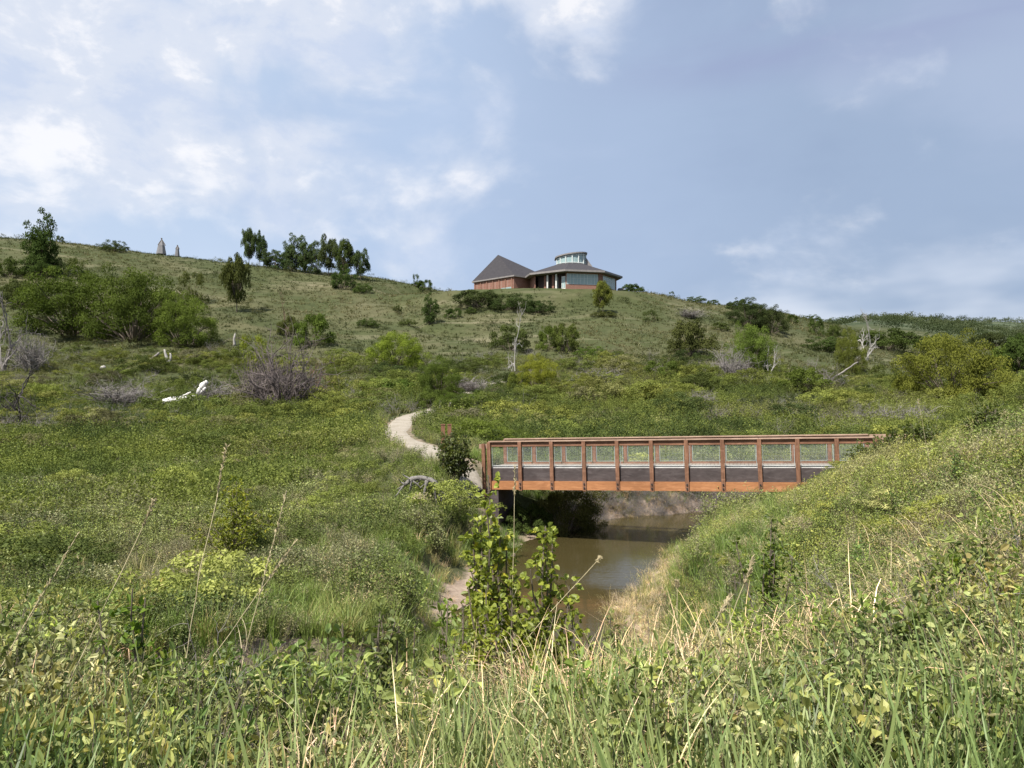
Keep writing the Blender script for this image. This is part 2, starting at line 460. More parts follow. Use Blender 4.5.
def poly_dist(x, y, P):
    """distance to polyline, value of 3rd column at the nearest point, signed side"""
    x = np.asarray(x, float); y = np.asarray(y, float); sh = x.shape
    x = x.ravel(); y = y.ravel()
    best = np.full(x.shape, 1e9); val = np.zeros(x.shape); side = np.zeros(x.shape)
    for a, b in zip(P[:-1], P[1:]):
        dx, dy = b[0] - a[0], b[1] - a[1]
        t = np.clip(((x - a[0]) * dx + (y - a[1]) * dy) / (dx * dx + dy * dy + 1e-9), 0, 1)
        d = np.hypot(x - a[0] - t * dx, y - a[1] - t * dy)
        m = d < best
        best[m] = d[m]; val[m] = (a[2] + t * (b[2] - a[2]))[m]
        side[m] = np.sign((x - a[0]) * dy - (y - a[1]) * dx)[m]
    return best.reshape(sh), val.reshape(sh), side.reshape(sh)

def rawh(x, y):
    x = np.asarray(x, float); y = np.asarray(y, float)
    r = np.hypot(x, y); a = np.degrees(np.arctan2(x, y))
    yq = r * np.cos(np.radians(np.minimum(np.abs(a), 40)))
    fi = np.clip((a + 180), 0, len(_DA) - 1.001); fj = np.clip((_S(np.minimum(yq, 3499)) - _DS[0]) / (_DS[1] - _DS[0]), 0, len(_DS) - 1.001)
    i = fi.astype(int); j = fj.astype(int); u = fi - i; w = fj - j
    z = (_GD[j, i] * (1 - u) + _GD[j, i + 1] * u) * (1 - w) + (_GD[j + 1, i] * (1 - u) + _GD[j + 1, i + 1] * u) * w
    return z
def near_poly(x, y, P, rad):
    lo = P[:, :2].min(0) - rad; hi = P[:, :2].max(0) + rad
    return (x > lo[0]) & (x < hi[0]) & (y > lo[1]) & (y < hi[1])
def height(x, y, full=False):
    x = np.atleast_1d(np.asarray(x, float)); y = np.atleast_1d(np.asarray(y, float))
    z = rawh(x, y)
    r = np.hypot(x, y)
    # natural unevenness
    z = z + (vnoise(x, y, 5, 3) - .5) * .35 * sstep(6, 25, r) + (vnoise(x, y, 28, 5) - .5) * 2.2 * sstep(80, 170, r) * (1 - .8 * sstep(400, 600, r)) \
          + (vnoise(x, y, 90, 8) - .5) * 14 * sstep(300, 700, r)
    gully = np.abs(vnoise(x + y * .25, y * .35, 34, 12, 2) - .5)
    z = z - (1 - sstep(0, .07, gully)) * 1.0 * sstep(115, 150, r) * (1 - sstep(185, 200, r))
    # level the ground round the pavilion
    bd = np.hypot((x - 6) / 1.8, (y - 208))
    z = z * sstep(19, 27, bd) + 28.6 * (1 - sstep(19, 27, bd)) if np.any(bd < 30) else z
    m = near_poly(x, y, PATHD, 7)
    pd = np.full(x.shape, 99.)
    if m.any():
        d, v, s_ = poly_dist(x[m], y[m], PATHD)
        w = 1 - sstep(1.3, 5.0, d); z[m] = z[m] * (1 - w) + v * w; pd[m] = d
    m = near_poly(x, y, PATH2D, 7)
    if m.any():
        d, v, s_ = poly_dist(x[m], y[m], PATH2D)
        w = 1 - sstep(1.2, 3.0, d); z[m] = z[m] * (1 - w) + v * w; pd[m] = np.minimum(pd[m], d)
    m = near_poly(x, y, CREEKD, 12)
    cd = np.full(x.shape, 99.); cw = np.ones(x.shape)
    if m.any():
        d, w, s_ = poly_dist(x[m], y[m], CREEKD)
        e = d - w + (vnoise(x[m], y[m], 1.6, 33) - .5) * .9
        floor = -EYE
        prof = np.where(e < 0, floor - .5 + .25 * sstep(-1, 0, e), floor - .25 + .0 * e)
        # left bank: flat mud then a step; right and far bank: sloping
        lowshelf = floor - .20 + np.clip(e, 0, 9) * .26
        step = sstep(1.4, 3.4, e + (vnoise(x[m], y[m], 2.3, 41) - .5) * 1.2) * .75
        steep = np.where(y[m] > 33.5, sstep(.3, 1.3, e) * 1.2, step)
        prof = np.where(e < 0, prof, lowshelf + steep + np.clip(e - 2, 0, 9) * .5 + sstep(-2.2, -5, x[m]) * (y[m] < 20) * np.clip(e, 0, 9) * 1.2)
        prof = prof + (vnoise(x[m], y[m], .55, 61, 3) - .5) * .26 * sstep(0, .5, e) * (1 - sstep(3, 5, e))
        z[m] = np.minimum(z[m], prof); cd[m] = e
    if full: return z + EYE, cd, pd
    return z + EYE
def hz(x, y):
    return float(height(x, y)[0])
def at(px, Y):
    x = (px - CX) / F * Y
    return x, Y, hz(x, Y)

# ------------------------------------------------------------------ terrain mesh
def build_terrain():
    a1 = np.arange(-48, 48.01, .22); a0 = np.arange(-180, -48, 4.0); a2 = np.arange(52, 180.1, 4.0)
    A = np.radians(np.concatenate([a0, a1, a2]))
    R = np.concatenate([[0.05], np.geomspace(.6, 60, 330), np.geomspace(60.9, 420, 170), np.geomspace(430, 3400, 60)])
    aa, rr = np.meshgrid(A, R)
    X = rr * np.sin(aa); Y = rr * np.cos(aa)
    Z, cd, pd = height(X.ravel(), Y.ravel(), True)
    V = np.stack([X.ravel(), Y.ravel(), Z], 1)
    n, k = rr.shape
    i, j = np.meshgrid(np.arange(n - 1), np.arange(k - 1), indexing='ij')
    b = (i * k + j).ravel()
    Q = np.stack([b, b + 1, b + k + 1, b + k], 1)[:, ::-1]
    mb = MB(); mb.add(V, Q=Q, v=0)
    m, nt = mat('valley_ground'); s = NT(nt)
    p = s.pos()
    n_big = s.noise(.045, 5, .6, s.pos((1, 1.6, .3)), .6)
    n_mid = s.noise(.35, 6, .65, p, .3); n_fin = s.noise(4.5, 6, .7, p)
    green = s.mix(s.ramp(n_mid, [(.35, 0), (.65, 1)]), (.048, .060, .024), (.074, .086, .036))
    dry = s.mix(s.ramp(n_fin, [(.3, 0), (.7, 1)]), (.12, .105, .058), (.18, .16, .095))
    col = s.mix(s.ramp(n_big, [(.46, 0), (.68, .6)]), green, dry)
    col = s.mix(s.math('MULTIPLY', s.ramp(n_fin, [(.35, 1), (.6, 0)]), .5), col, (.035, .034, .014))
    # dry dusty streaks that run along the slope
    st = s.noise(1.0, 5, .6, s.pos((.028, .13, .1)), .8)
    col = s.mix(s.math('MULTIPLY', s.ramp(st, [(.56, 0), (.72, 1)]), s.math('MULTIPLY', s.attr('hill'), .45)), col, (.27, .235, .16))
    mud = s.mix(s.ramp(n_fin, [(.3, 0), (.7, 1)]), (.20, .148, .112), (.38, .30, .235))
    mudf = s.attr('mud')
    mf = s.ramp(s.math('ADD', mudf, s.math('MULTIPLY', s.math('SUBTRACT', s.noise(2.2, 5, .6, p), .5), .8)), [(.38, 0), (.6, 1)])
    col = s.mix(mf, col, mud)
    col = s.mix(s.ramp(s.attr('wet'), [(.3, 0), (.9, 1)]), col, (.07, .045, .028))
    far = s.attr('far')
    col = s.mix(far, col, s.mix(s.ramp(s.noise(.02, 6, .65, s.pos((1, 1, 2))), [(.42, 0), (.58, 1)]), (.035, .052, .026), (.10, .115, .07)))
    s.out(s.pbsdf(col, .95, n_fin, .6, .06, spec=.1))
    o = mb.build('ground', m, smooth=True)
    me = o.data
    rad = np.hypot(V[:, 0], V[:, 1])
    lz = V[:, 2]
    leftb = np.clip(sstep(-2.5, 0, -V[:, 0]), 0, 1)
    nearc = (V[:, 1] > 12) & (V[:, 1] < 45)
    mud_ = (1 - sstep(.4, 2.3, cd)) * np.where(nearc, 1.0, .6)
    mud_ = np.where(V[:, 1] > 32.5, (1 - sstep(.4, 1.4, cd)), mud_)
    mud_ = np.maximum(mud_, (1 - sstep(1.5, 3.2, cd)) * .7 * (V[:, 0] < -.3) * (V[:, 0] > -5) * (V[:, 1] < 23))
    mud_ = np.maximum(mud_, .5 * (pd < 1.2))
    for nm, arr in (('mud', mud_), ('wet', (1 - sstep(-.15, .35, cd))), ('hill', sstep(95, 150, rad) * (1 - sstep(330, 450, rad))), ('far', sstep(330, 480, rad))):
        at_ = me.attributes.new(nm, 'FLOAT', 'POINT'); at_.data.foreach_set('value', arr.astype(np.float32))
    tag(o, kind='structure')
build_terrain()

# water
def build_water():
    P = CREEKD; T = np.gradient(P[:, :2], axis=0); T /= np.linalg.norm(T, axis=1, keepdims=True)
    Nn = np.stack([T[:, 1], -T[:, 0]], 1)
    ts = np.linspace(-1, 1, 9)
    V = []
    for p, nn in zip(P, Nn):
        for t in ts:
            q = p[:2] + nn * t * (p[2] + 1.4); V.append([q[0], q[1], 0.0])
    k = 9; n = len(P)
    Q = [[i * k + j, i * k + j + 1, (i + 1) * k + j + 1, (i + 1) * k + j] for i in range(n - 1) for j in range(k - 1)]
    mb = MB(); mb.add(V, Q=Q)
    m, nt = mat('muddy_creek_water'); s = NT(nt)
    col = s.mix(s.noise(.35, 3, .5, s.pos()), (.042, .034, .013), (.066, .053, .022))
    bump = s.noise(2.2, 4, .6, s.pos((1, 2.0, 1)), .5)
    pb = s.pbsdf(col, .08, bump, .10, .03, spec=.22)
    s.out(pb)
    o = mb.build('creek_water', m); tag(o, kind='structure')
build_water()

def ribbon(name, P, hw, m, dz=.045, cuts=9, wob=.25):
    T = np.gradient(P[:, :2], axis=0); T /= np.linalg.norm(T, axis=1, keepdims=True)
    Nn = np.stack([T[:, 1], -T[:, 0]], 1)
    ts = np.linspace(-1, 1, cuts); V = []
    for i, (p, nn) in enumerate(zip(P, Nn)):
        for t in ts:
            w_ = hw + (float(vnoise(p[0] + 50 * np.sign(t), p[1], 2.2, 77)) - .5) * wob * 2
            q = p[:2] + nn * t * w_; V.append([q[0], q[1], 0])
    V = np.array(V); V[:, 2] = height(V[:, 0], V[:, 1]) + dz
    edge = np.tile(np.abs(ts) > .99, len(P)); V[edge, 2] -= dz + .06
    k = cuts
    Q = [[i * k + j, i * k + j + 1, (i + 1) * k + j + 1, (i + 1) * k + j] for i in range(len(P) - 1) for j in range(k - 1)]
    mb = MB(); mb.add(V, Q=Q)
    return mb.build(name, m, smooth=True)
def path_mat():
    m, nt = mat('pale_gravel_path'); s = NT(nt)
    a = s.noise(9, 6, .7, s.pos()); b = s.noise(.8, 4, .6, s.pos())
    col = s.mix(s.ramp(a, [(.3, 0), (.7, 1)]), (.24, .21, .17), (.40, .36, .30))
    col = s.mix(s.math('MULTIPLY', s.ramp(b, [(.45, 0), (.7, 1)]), .5), col, (.19, .16, .11))
    s.out(s.pbsdf(col, .95, a, .5, .02, spec=.1)); return m
M['path'] = path_mat()
tag(ribbon('gravel_path', PATHD, .95, M['path']), kind='structure')
tag(ribbon('hill_path', PATH2D, .8, M['path']), kind='structure')

# ------------------------------------------------------------------ footbridge
def build_bridge():
    d = BR1 - BR0; L = float(np.hypot(d[0], d[1])); yaw = math.atan2(d[1], d[0]); slope = math.atan2(d[2], L)
    t = empty('footbridge', (BR0[0], BR0[1], BR0[2] + EYE))
    t.rotation_euler = (0, -slope, yaw)
    tag(t, 'long wooden footbridge with brown railings and orange side beam crossing the creek', 'footbridge')
    W = 2.0
    nb = 11; s_ = L / nb
    mb = MB()
    npl = int(L / .145)
    for i in range(npl):
        mb.box((i * .145 + .006, .02, -.05), (i * .145 + .139, W - .02, 0), v=random.random())
    mb.build('deck', M['deck'], t)
    for sy, y0 in ((-1, 0.0), (1, W)):
        yy = lambda a, b: (y0 + sy * max(a, b), y0 + sy * min(a, b)) if sy < 0 else (y0 + min(a, b), y0 + max(a, b))
        def bx(m_, x0, x1, a, b, z0, z1, v=.5):
            ya, yb = yy(a, b); m_.box((x0, min(ya, yb), z0), (x1, max(ya, yb), z1), v=v)
        k = MB()
        for i in range(nb): bx(k, i * s_ + .08, (i + 1) * s_ - .08, -.10, .02, -.02, .065)
        k.build('kerb', M['kerb'] if sy < 0 else M['rail_brown'], t)
        g = MB(); bx(g, .02, L - .02, .0, .05, -.55, -.02)
        g.build('girder', M['girder'], t)
        b = MB()
        for i in range(nb): bx(b, i * s_ + .004, (i + 1) * s_ - .004, .01, .14, -.90, -.552)
        b.build('side_beam', M['beam_orange'], t)
        # top rail: face board and cap
        r = MB()
        for i in range(0, nb, 1): bx(r, i * s_ + .005, (i + 1) * s_ - .005, .02, .10, .87, 1.06)
        tr = r.build('top_rail', M['rail_brown'], t)
        c = MB()
        for i in range(0, nb, 2): bx(c, i * s_ - .01, min((i + 2) * s_ - .02, L + .05), -.05, .18, 1.063, 1.105)
        c.build('rail_cap', M['rail_cap'], tr)
        for i in range(nb + 1):
            p = MB(); xx = i * s_
            bx(p, xx - .072, xx + .072, .052, .20, -.93, 1.058)
            po = p.build('post', M['post_brown'], t)
            for zz in (-.80, -.64):
                q = MB(); yb = y0 + sy * .2; q.tube([(xx, yb, zz), (xx, yb + sy * .04, zz)], .035, 6)
                q.build('bolt', M['iron'], po)
        for i in range(nb):
            x0, x1 = i * s_ + .10, (i + 1) * s_ - .10
            q = MB()
            bx(q, x0, x0 + .018, .045, .075, .08, .865); bx(q, x1 - .018, x1, .045, .075, .08, .865)
            bx(q, x0 + .019, x1 - .019, .045, .07, .085, .10); bx(q, x0 + .019, x1 - .019, .045, .07, .85, .865)
            w = .0026
            for x in np.arange(x0 + .06, x1 - .03, .05): bx(q, x - w / 2, x + w / 2, .058, .062, .1, .85)
            for z in np.arange(.14, .84, .05): bx(q, x0 + .02, x1 - .02, .0625, .0665, z - w / 2, z + w / 2)
            q.build('mesh_panel', M['wire'], t)
        # approach rails at both ends
        for x0, x1 in ((-1.5, -.12), (L + .12, L + 1.5)):
            if sy > 0 and x0 < 0: continue
            ya, yb = y0 + sy * .02, y0 + sy * .10
            xs = (x0 + .08, x1 - .2) if x0 < 0 else (x1 - .1, x0 + .2)
            if x0 < 0: xs = (-.24,)
            for x in xs:
                a = MB(); a.box((x - .07, y0 + sy * .13 - .07, -1.2), (x + .07, y0 + sy * .13 + .07, 1.0))
                a.build('approach_post', M['post_brown'], t)
            a = MB(); xe = -.45 if x0 < 0 else x1
            if x0 < 0: a.box((xe, min(ya, yb), .80), (-.1, max(ya, yb), .98))
            else: a.box((x0 - .02, min(ya, yb), .90), (x1, max(ya, yb), 1.09))
            a.build('approach_rail', M['rail_cap'], t)
    # cross beams and bracing
    cb = MB()
    for i in range(nb + 1): cb.box((i * s_ - .06, .052, -.40), (i * s_ + .06, W - .052, -.22))
    cb.build('cross_beam', M['girder'], t)
    for x0, x1 in ((-.5, .35), (L - .35, L + .5)):
        a = MB(); a.box((x0, -.1, -2.3), (x1, W + .1, -.94)); a.build('abutment', M['girder'], t)
build_bridge()

# ------------------------------------------------------------------ visitor centre on the hill
def simple(name, c, rough=.7, spec=.3, metal=0., c2=None, ns=1.5):
    m, nt = mat(name); s = NT(nt)
    n = s.noise(ns, 5, .6, s.obj())
    col = s.mix(s.ramp(n, [(.3, 0), (.7, 1)]), c, c2 or tuple(x * .75 for x in c))
    s.out(s.pbsdf(col, rough, spec=spec, metal=metal)); return m
def brick_mat(name='red_brick'):
    m, nt = mat(name); s = NT(nt)
    b = s.nd('ShaderNodeTexBrick'); b.inputs['Scale'].default_value = 2.2
    v = s.nd('ShaderNodeVectorMath', operation='MULTIPLY'); s.L.new(s.obj(), v.inputs[0]); v.inputs[1].default_value = (1, 1, 1)
    cb = s.nd('ShaderNodeCombineXYZ'); sp = s.nd('ShaderNodeSeparateXYZ'); s.L.new(s.obj(), sp.inputs[0])
    s.L.new(s.math('ADD', sp.outputs[0], sp.outputs[1]), cb.inputs[0]); s.L.new(sp.outputs[2], cb.inputs[1]); s.L.new(cb.outputs[0], b.inputs['Vector'])
    b.inputs['Color1'].default_value = (.27, .13, .095, 1); b.inputs['Color2'].default_value = (.20, .095, .07, 1); b.inputs['Mortar'].default_value = (.30, .22, .18, 1)
    b.inputs['Mortar Size'].default_value = .02
    s.out(s.pbsdf(b.outputs[0], .9, spec=.15)); return m
def shingle_mat():
    m, nt = mat('dark_shingle'); s = NT(nt)
    n = s.noise(1.3, 5, .7, s.obj((1, 1, 3))); w = s.nd('ShaderNodeTexWave', wave_type='BANDS', bands_direction='Z'); w.inputs['Scale'].default_value = 1.6
    s.L.new(s.obj(), w.inputs[0])
    col = s.mix(s.ramp(n, [(.3, 0), (.7, 1)]), (.040, .038, .043), (.066, .062, .067))
    col = s.mix(s.math('MULTIPLY', w.outputs[1], .25), col, (.03, .029, .032))
    s.out(s.pbsdf(col, .9, spec=.15)); return m
def glass_mat():
    m, nt = mat('pale_window_glass'); s = NT(nt)
    n = s.noise(.5, 3, .5, s.obj((1, 1, .3)))
    s.out(s.pbsdf(s.mix(n, (.22, .32, .32), (.34, .44, .43)), .12, spec=.8)); return m
M['brick'] = brick_mat(); M['shingle'] = shingle_mat(); M['glass'] = glass_mat()
M['white'] = simple('white_paint', (.78, .77, .73)); M['concrete'] = simple('pale_concrete', (.50, .48, .44))
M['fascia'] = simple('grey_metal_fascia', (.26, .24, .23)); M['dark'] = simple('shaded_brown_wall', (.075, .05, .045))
M['frame'] = simple('pale_window_frame', (.66, .70, .68)); M['slatbrown'] = simple('tan_brown_wall', (.30, .17, .12))

def poly_prism(mb, pts, z0, z1, v=.5):
    n = len(pts); V = [(x, y, z0) for x, y in pts] + [(x, y, z1) for x, y in pts]
    Q = [[i, (i + 1) % n, n + (i + 1) % n, n + i] for i in range(n)]
    c = len(V); V += [(sum(p[0] for p in pts) / n, sum(p[1] for p in pts) / n, z) for z in (z0, z1)]
    T = [[(i + 1) % n, i, c] for i in range(n)] + [[n + i, n + (i + 1) % n, c + 1] for i in range(n)]
    mb.add(V, Q=Q, T=T, v=v)

def build_pavilion():
    gz = 29.1 + EYE
    cx, cy = 16.2, 202.0
    t = empty('visitor_centre', (cx, cy, gz)); K = .2703  # metres per picture pixel here
    tag(t, 'brick visitor centre on the hilltop with octagonal hall, glass lantern and dark pyramid roof', 'building')
    phis = [math.radians(a) for a in (-146, -101, -56, -11, 34, 79, 124, 169)]
    def ring(R): return [(R * math.sin(p), -R * math.cos(p)) for p in phis]
    Rw, Re, H = 12.3, 13.9, 4.0
    wr = ring(Rw)
    # walls: brick drum in pieces per facet
    w = MB()
    def facet(i, mbx, z0, z1, f0=0., f1=1., off=0.0, th=.25):
        a, b = np.array(wr[i]), np.array(wr[(i + 1) % 8]); dv = b - a
        n_ = np.array([dv[1], -dv[0]]); n_ /= np.linalg.norm(n_)
        if np.dot(n_, a) < 0: n_ = -n_
        p = a + dv * f0 + n_ * off; q = a + dv * f1 + n_ * off; pi_, qi = p - n_ * th, q - n_ * th
        V = [(p[0], p[1], z0), (q[0], q[1], z0), (qi[0], qi[1], z0), (pi_[0], pi_[1], z0), (p[0], p[1], z1), (q[0], q[1], z1), (qi[0], qi[1], z1), (pi_[0], pi_[1], z1)]
        mbx.add(V, Q=[[0,3,2,1],[4,5,6,7],[0,1,5,4],[1,2,6,5],[2,3,7,6],[3,0,4,7]])
    for i in (0, 1, 5, 6, 7): facet(i, w, -1, H)
    facet(3, w, -1, .75); facet(3, w, 3.55, H); facet(3, w, .752, 3.548, .93, 1.0); facet(3, w, .752, 3.548, 0, .02)
    facet(4, w, -1, .5); facet(4, w, 3.55, H); facet(4, w, .502, 3.548, 0, .14); facet(4, w, .502, 3.548, .93, 1)
    w.build('wall', M['brick'], t)
    # recessed porch on facet 2
    pw = MB()
    facet(2, pw, -1, H, 0, .20, -1.6); facet(2, pw, -1, H, .36, .50, -1.6); facet(2, pw, -1, H, .66, .80, -1.6)
    facet(2, pw, 3.0, H, .202, .358, -1.6); facet(2, pw, 3.0, H, .502, .658, -1.6); facet(2, pw, 3.2, H, .802, 1.0, -1.6)
    pw.build('porch_wall', M['dark'], t)
    for f0, f1 in ((.202, .358), (.502, .658)):
        g = MB(); facet(2, g, -.2, 2.99, f0, f1, -1.7, .05); wi = g.build('window', M['glass'], t)
        fr = MB()
        for e in (f0, (f0 + f1) / 2, f1 - .012): facet(2, fr, -.2, 2.99, e, e + .012, -1.64, .05)
        fr.build('frame', M['frame'], wi)
    bc = MB()
    for f in (.12, .80):
        pass
    for f in (.42, .70):
        c_ = MB(); facet(2, c_, -1, 3.6, f - .02, f + .02, .15, .35); c_.build('column', M['white'], t)
    for f in (.30, .56):
        c_ = MB(); facet(2, c_, -1, 3.55, f - .035, f + .035, -.6, .4); c_.build('brick_pier', M['brick'], t)
    # door
    g = MB(); facet(2, g, -.4, 2.9, .85, .985, -.3, .08); dr = g.build('door', M['white'], t)
    g = MB(); facet(2, g, -.1, 2.6, .866, .909, -.25, .03); facet(2, g, -.1, 2.6, .923, .968, -.25, .03); g.build('door_glass', M['glass'], dr)
    # glazing on facets 3 and 4
    for i, f0, f1, z0 in ((3, .02, .93, .75), (4, .14, .93, .5)):
        g = MB(); facet(i, g, z0 + .002, 3.548, f0 + .002, f1 - .002, -.08, .06); wi = g.build('window', M['glass'], t)
        fr = MB(); nm = 9 if i == 3 else 7
        for j in range(nm + 1):
            e = f0 + .004 + (f1 - f0 - .02) * j / nm; facet(i, fr, z0 + .06, 3.49, e, e + .011, -.03, .05)
        facet(i, fr, z0 + .004, z0 + .10, f0 + .004, f1 - .004, .03, .12); facet(i, fr, 3.44, 3.545, f0 + .004, f1 - .004, -.02, .05)
        facet(i, fr, 2.3, 2.36, f0 + .004, f1 - .004, -.032, .04)
        fr.build('frame', M['frame'], wi)
    # roof with eaves, hips to the lantern
    rf = MB(); a = ring(Re); b = ring(4.3)
    V = [(x, y, H - .05) for x, y in a] + [(x * 1.0, y * 1.0, H + .35) for x, y in a] + [(x - .0, y, 7.7) for x, y in b]
    Q = [[8 + i, 8 + (i + 1) % 8, 16 + (i + 1) % 8, 16 + i] for i in range(8)]
    Q2 = [[(i + 1) % 8, i, 0, 0] for i in range(0)]
    rf.add(V, Q=Q)
    V2 = [(x, y, 7.7) for x, y in b] + [(0, 0, 7.72)]; rf.add(V2, T=[[i, (i + 1) % 8, 8] for i in range(8)])
    r = rf.build('roof', M['shingle'], t)
    fa = MB(); poly_prism(fa, [(x * 1.004, y * 1.004) for x, y in a], H - .15, H + .33); fa.build('fascia', M['fascia'], r)
    # lantern: curved glazed drum with a slanting flat roof, open side facing the valley
    la = MB(); lr = []
    for k in range(13):
        ph = math.radians(-75 + 150 * k / 12); lr.append((4.0 * math.sin(ph), -4.0 * math.cos(ph) + .4))
    n = len(lr)
    def lz(x): return 9.7 + (x + 4) * .13
    V = [(x, y, 7.4) for x, y in lr] + [(x, y, lz(x)) for x, y in lr]
    V += [(4.0, 3, 7.4), (-4.0, 3, 7.4), (4.0, 3, lz(4)), (-4, 3, lz(-4))]
    Q = [[i, i + 1, n + i + 1, n + i] for i in range(n - 1)]
    Q += [[n - 1, 2 * n, 2 * n + 2, 2 * n - 1], [2 * n, 2 * n + 1, 2 * n + 3, 2 * n + 2], [2 * n + 1, 0, n, 2 * n + 3]]
    la.add(V, Q=Q); lo = la.build('lantern', M['glass'], t)
    fr = MB()
    for i, (x, y) in enumerate(lr):
        if i % 2 == 0 or i in (0, n - 1): fr.box((x * 1.02 - .14, y * 1.02 - .12, 7.4), (x * 1.02 + .14, y * 1.02 + .1, lz(x) - .02))
    fr.tube([(x * 1.03, y * 1.03, 7.9) for x, y in lr], .13, 4); fr.tube([(x * 1.03, y * 1.03, lz(x) - .35) for x, y in lr], .11, 4)
    fr.build('lantern_frame', M['frame'], lo)
    cp = MB(); pr = [(x * 1.13, y * 1.13) for x, y in lr] + [(4.4, 3.3), (-4.4, 3.3)]
    n2 = len(pr); V = [(x, y, lz(x)) for x, y in pr] + [(x, y, lz(x) + .35) for x, y in pr] + [(0, 0, lz(0) + .36), (0, 0, lz(0) - .01)]
    cp.add(V, Q=[[i, (i + 1) % n2, n2 + (i + 1) % n2, n2 + i] for i in range(n2)], T=[[n2 + i, n2 + (i + 1) % n2, 2 * n2] for i in range(n2)] + [[(i + 1) % n2, i, 2 * n2 + 1] for i in range(n2)])
    cp.build('lantern_roof', M['fascia'], lo)
    bt = MB(); bt.add([(4.0, -1.0, 9.7), (4.0, -1.0, 7.0), (6.2, -1.0, 6.6), (4.0, -.7, 9.7), (4.0, -.7, 7.0), (6.2, -.7, 6.6)], T=[[0, 1, 2], [5, 4, 3]], Q=[[0, 2, 5, 3], [1, 4, 5, 2], [0, 3, 4, 1]])
    bt.build('lantern_buttress', M['fascia'], lo)
    # pyramid-roofed wing to the left
    def loc(px, Y, row=None):
        x = (px - CX) / F * Y - cx; y = Y - cy
        return (x, y) if row is None else (x, y, EYE + (HR - row) / F * Y - gz)
    Lc, Nc, Rc, Fc = loc(472, 208), loc(514, 197), loc(556, 207), loc(500, 224)
    ap = loc(498, 207, 254.2)
    ze = loc(472, 204, 279.3)[2]
    cor = [Lc, Nc, Rc, Fc]
    p = MB(); V = [(x, y, ze + .15) for x, y in cor] + [ap]
    p.add(V, T=[[0, 1, 4], [1, 2, 4], [2, 3, 4], [3, 0, 4]]); pr_ = p.build('pyramid_roof', M['shingle'], t)
    f = MB(); cen = np.mean(np.array(cor), 0); poly_prism(f, [tuple(cen + (np.array(c) - cen) * 1.008) for c in cor], ze - .22, ze + .14); f.build('fascia', M['fascia'], pr_)
    wl = MB(); inn = [tuple(cen + (np.array(c) - cen) * .95) for c in cor]; poly_prism(wl, inn, -1.2, ze - .222)
    wl.build('wing_wall', M['brick'], t)
    a_, b_ = np.array(inn[0]), np.array(inn[1]); dv = b_ - a_; nn = np.array([dv[1], -dv[0]]); nn /= np.linalg.norm(nn)
    for f0, f1, z0, z1, mm in ((.10, .30, .15, 1.0, 'concrete'), (.32, .60, .15, 1.0, 'concrete'), (.70, .95, .15, 1.3, 'dark')):
        g = MB(); q = [a_ + dv * f0, a_ + dv * f1, a_ + dv * f1 + nn * .12, a_ + dv * f0 + nn * .12]; poly_prism(g, [tuple(z) for z in q][::-1], z0, z1); g.build('window', M['glass'] if mm == 'dark' else M[mm], t)
    g = MB()
    for f0 in np.arange(.02, 1.0, .155): q = [a_ + dv * f0, a_ + dv * (f0 + .014), a_ + dv * (f0 + .014) + nn * .2, a_ + dv * f0 + nn * .2]; poly_prism(g, [tuple(z) for z in q][::-1], -1, ze - .23)
    g.build('wall_rib', M['slatbrown'], t)
    # low service block between and beyond
    sb = MB(); x0, y0 = loc(619, 203); sb.box((x0, y0, -1), (x0 + 1.6, y0 + 2.5, 1.7)); sb.build('service_box', M['fascia'], t)
build_pavilion()

# two grey pointed shelters on the left skyline
def shelter(px, Y, wpx, hpx, row, label):
    x, y, z = at(px, Y); K = Y / F; w = wpx * K; h = hpx * K
    z = EYE + (HR - row) / F * Y
    t = empty('pointed_shelter', (x, y, z)); tag(t, label, 'shelter', 'pointed shelters on the skyline')
    mb = MB(); k = 7; V = [(w * .62 * math.cos(i * 2 * math.pi / k), w * .62 * math.sin(i * 2 * math.pi / k), -2) for i in range(k)]
    V += [(w * .40 * math.cos(i * 2 * math.pi / k), w * .40 * math.sin(i * 2 * math.pi / k), h * .3) for i in range(k)] + [(w * .04, 0, h)]
    mb.add(V, Q=[[i, (i + 1) % k, k + (i + 1) % k, k + i] for i in range(k)], T=[[k + i, k + (i + 1) % k, 2 * k] for i in range(k)])
    mb.build('cover', M['concrete_grey'], t)
    p = MB()
    for i in range(3):
        a = i * 2.1; p.tube([(w * .5 * math.cos(a), w * .5 * math.sin(a), h * .28), (w * .02, 0, h * 1.0), (-w * .08 * math.cos(a), -w * .08 * math.sin(a), h * 1.12)], .12, 4)
    p.build('pole', M['bark'], t)
M['concrete_grey'] = simple('weathered_grey_board', (.19, .185, .19))
shelter(160, 238, 8, 9, 247.5, 'larger grey pointed shelter on the left skyline')
shelter(176, 240, 4, 5, 250, 'smaller grey pointed shelter beside the larger one on the skyline')

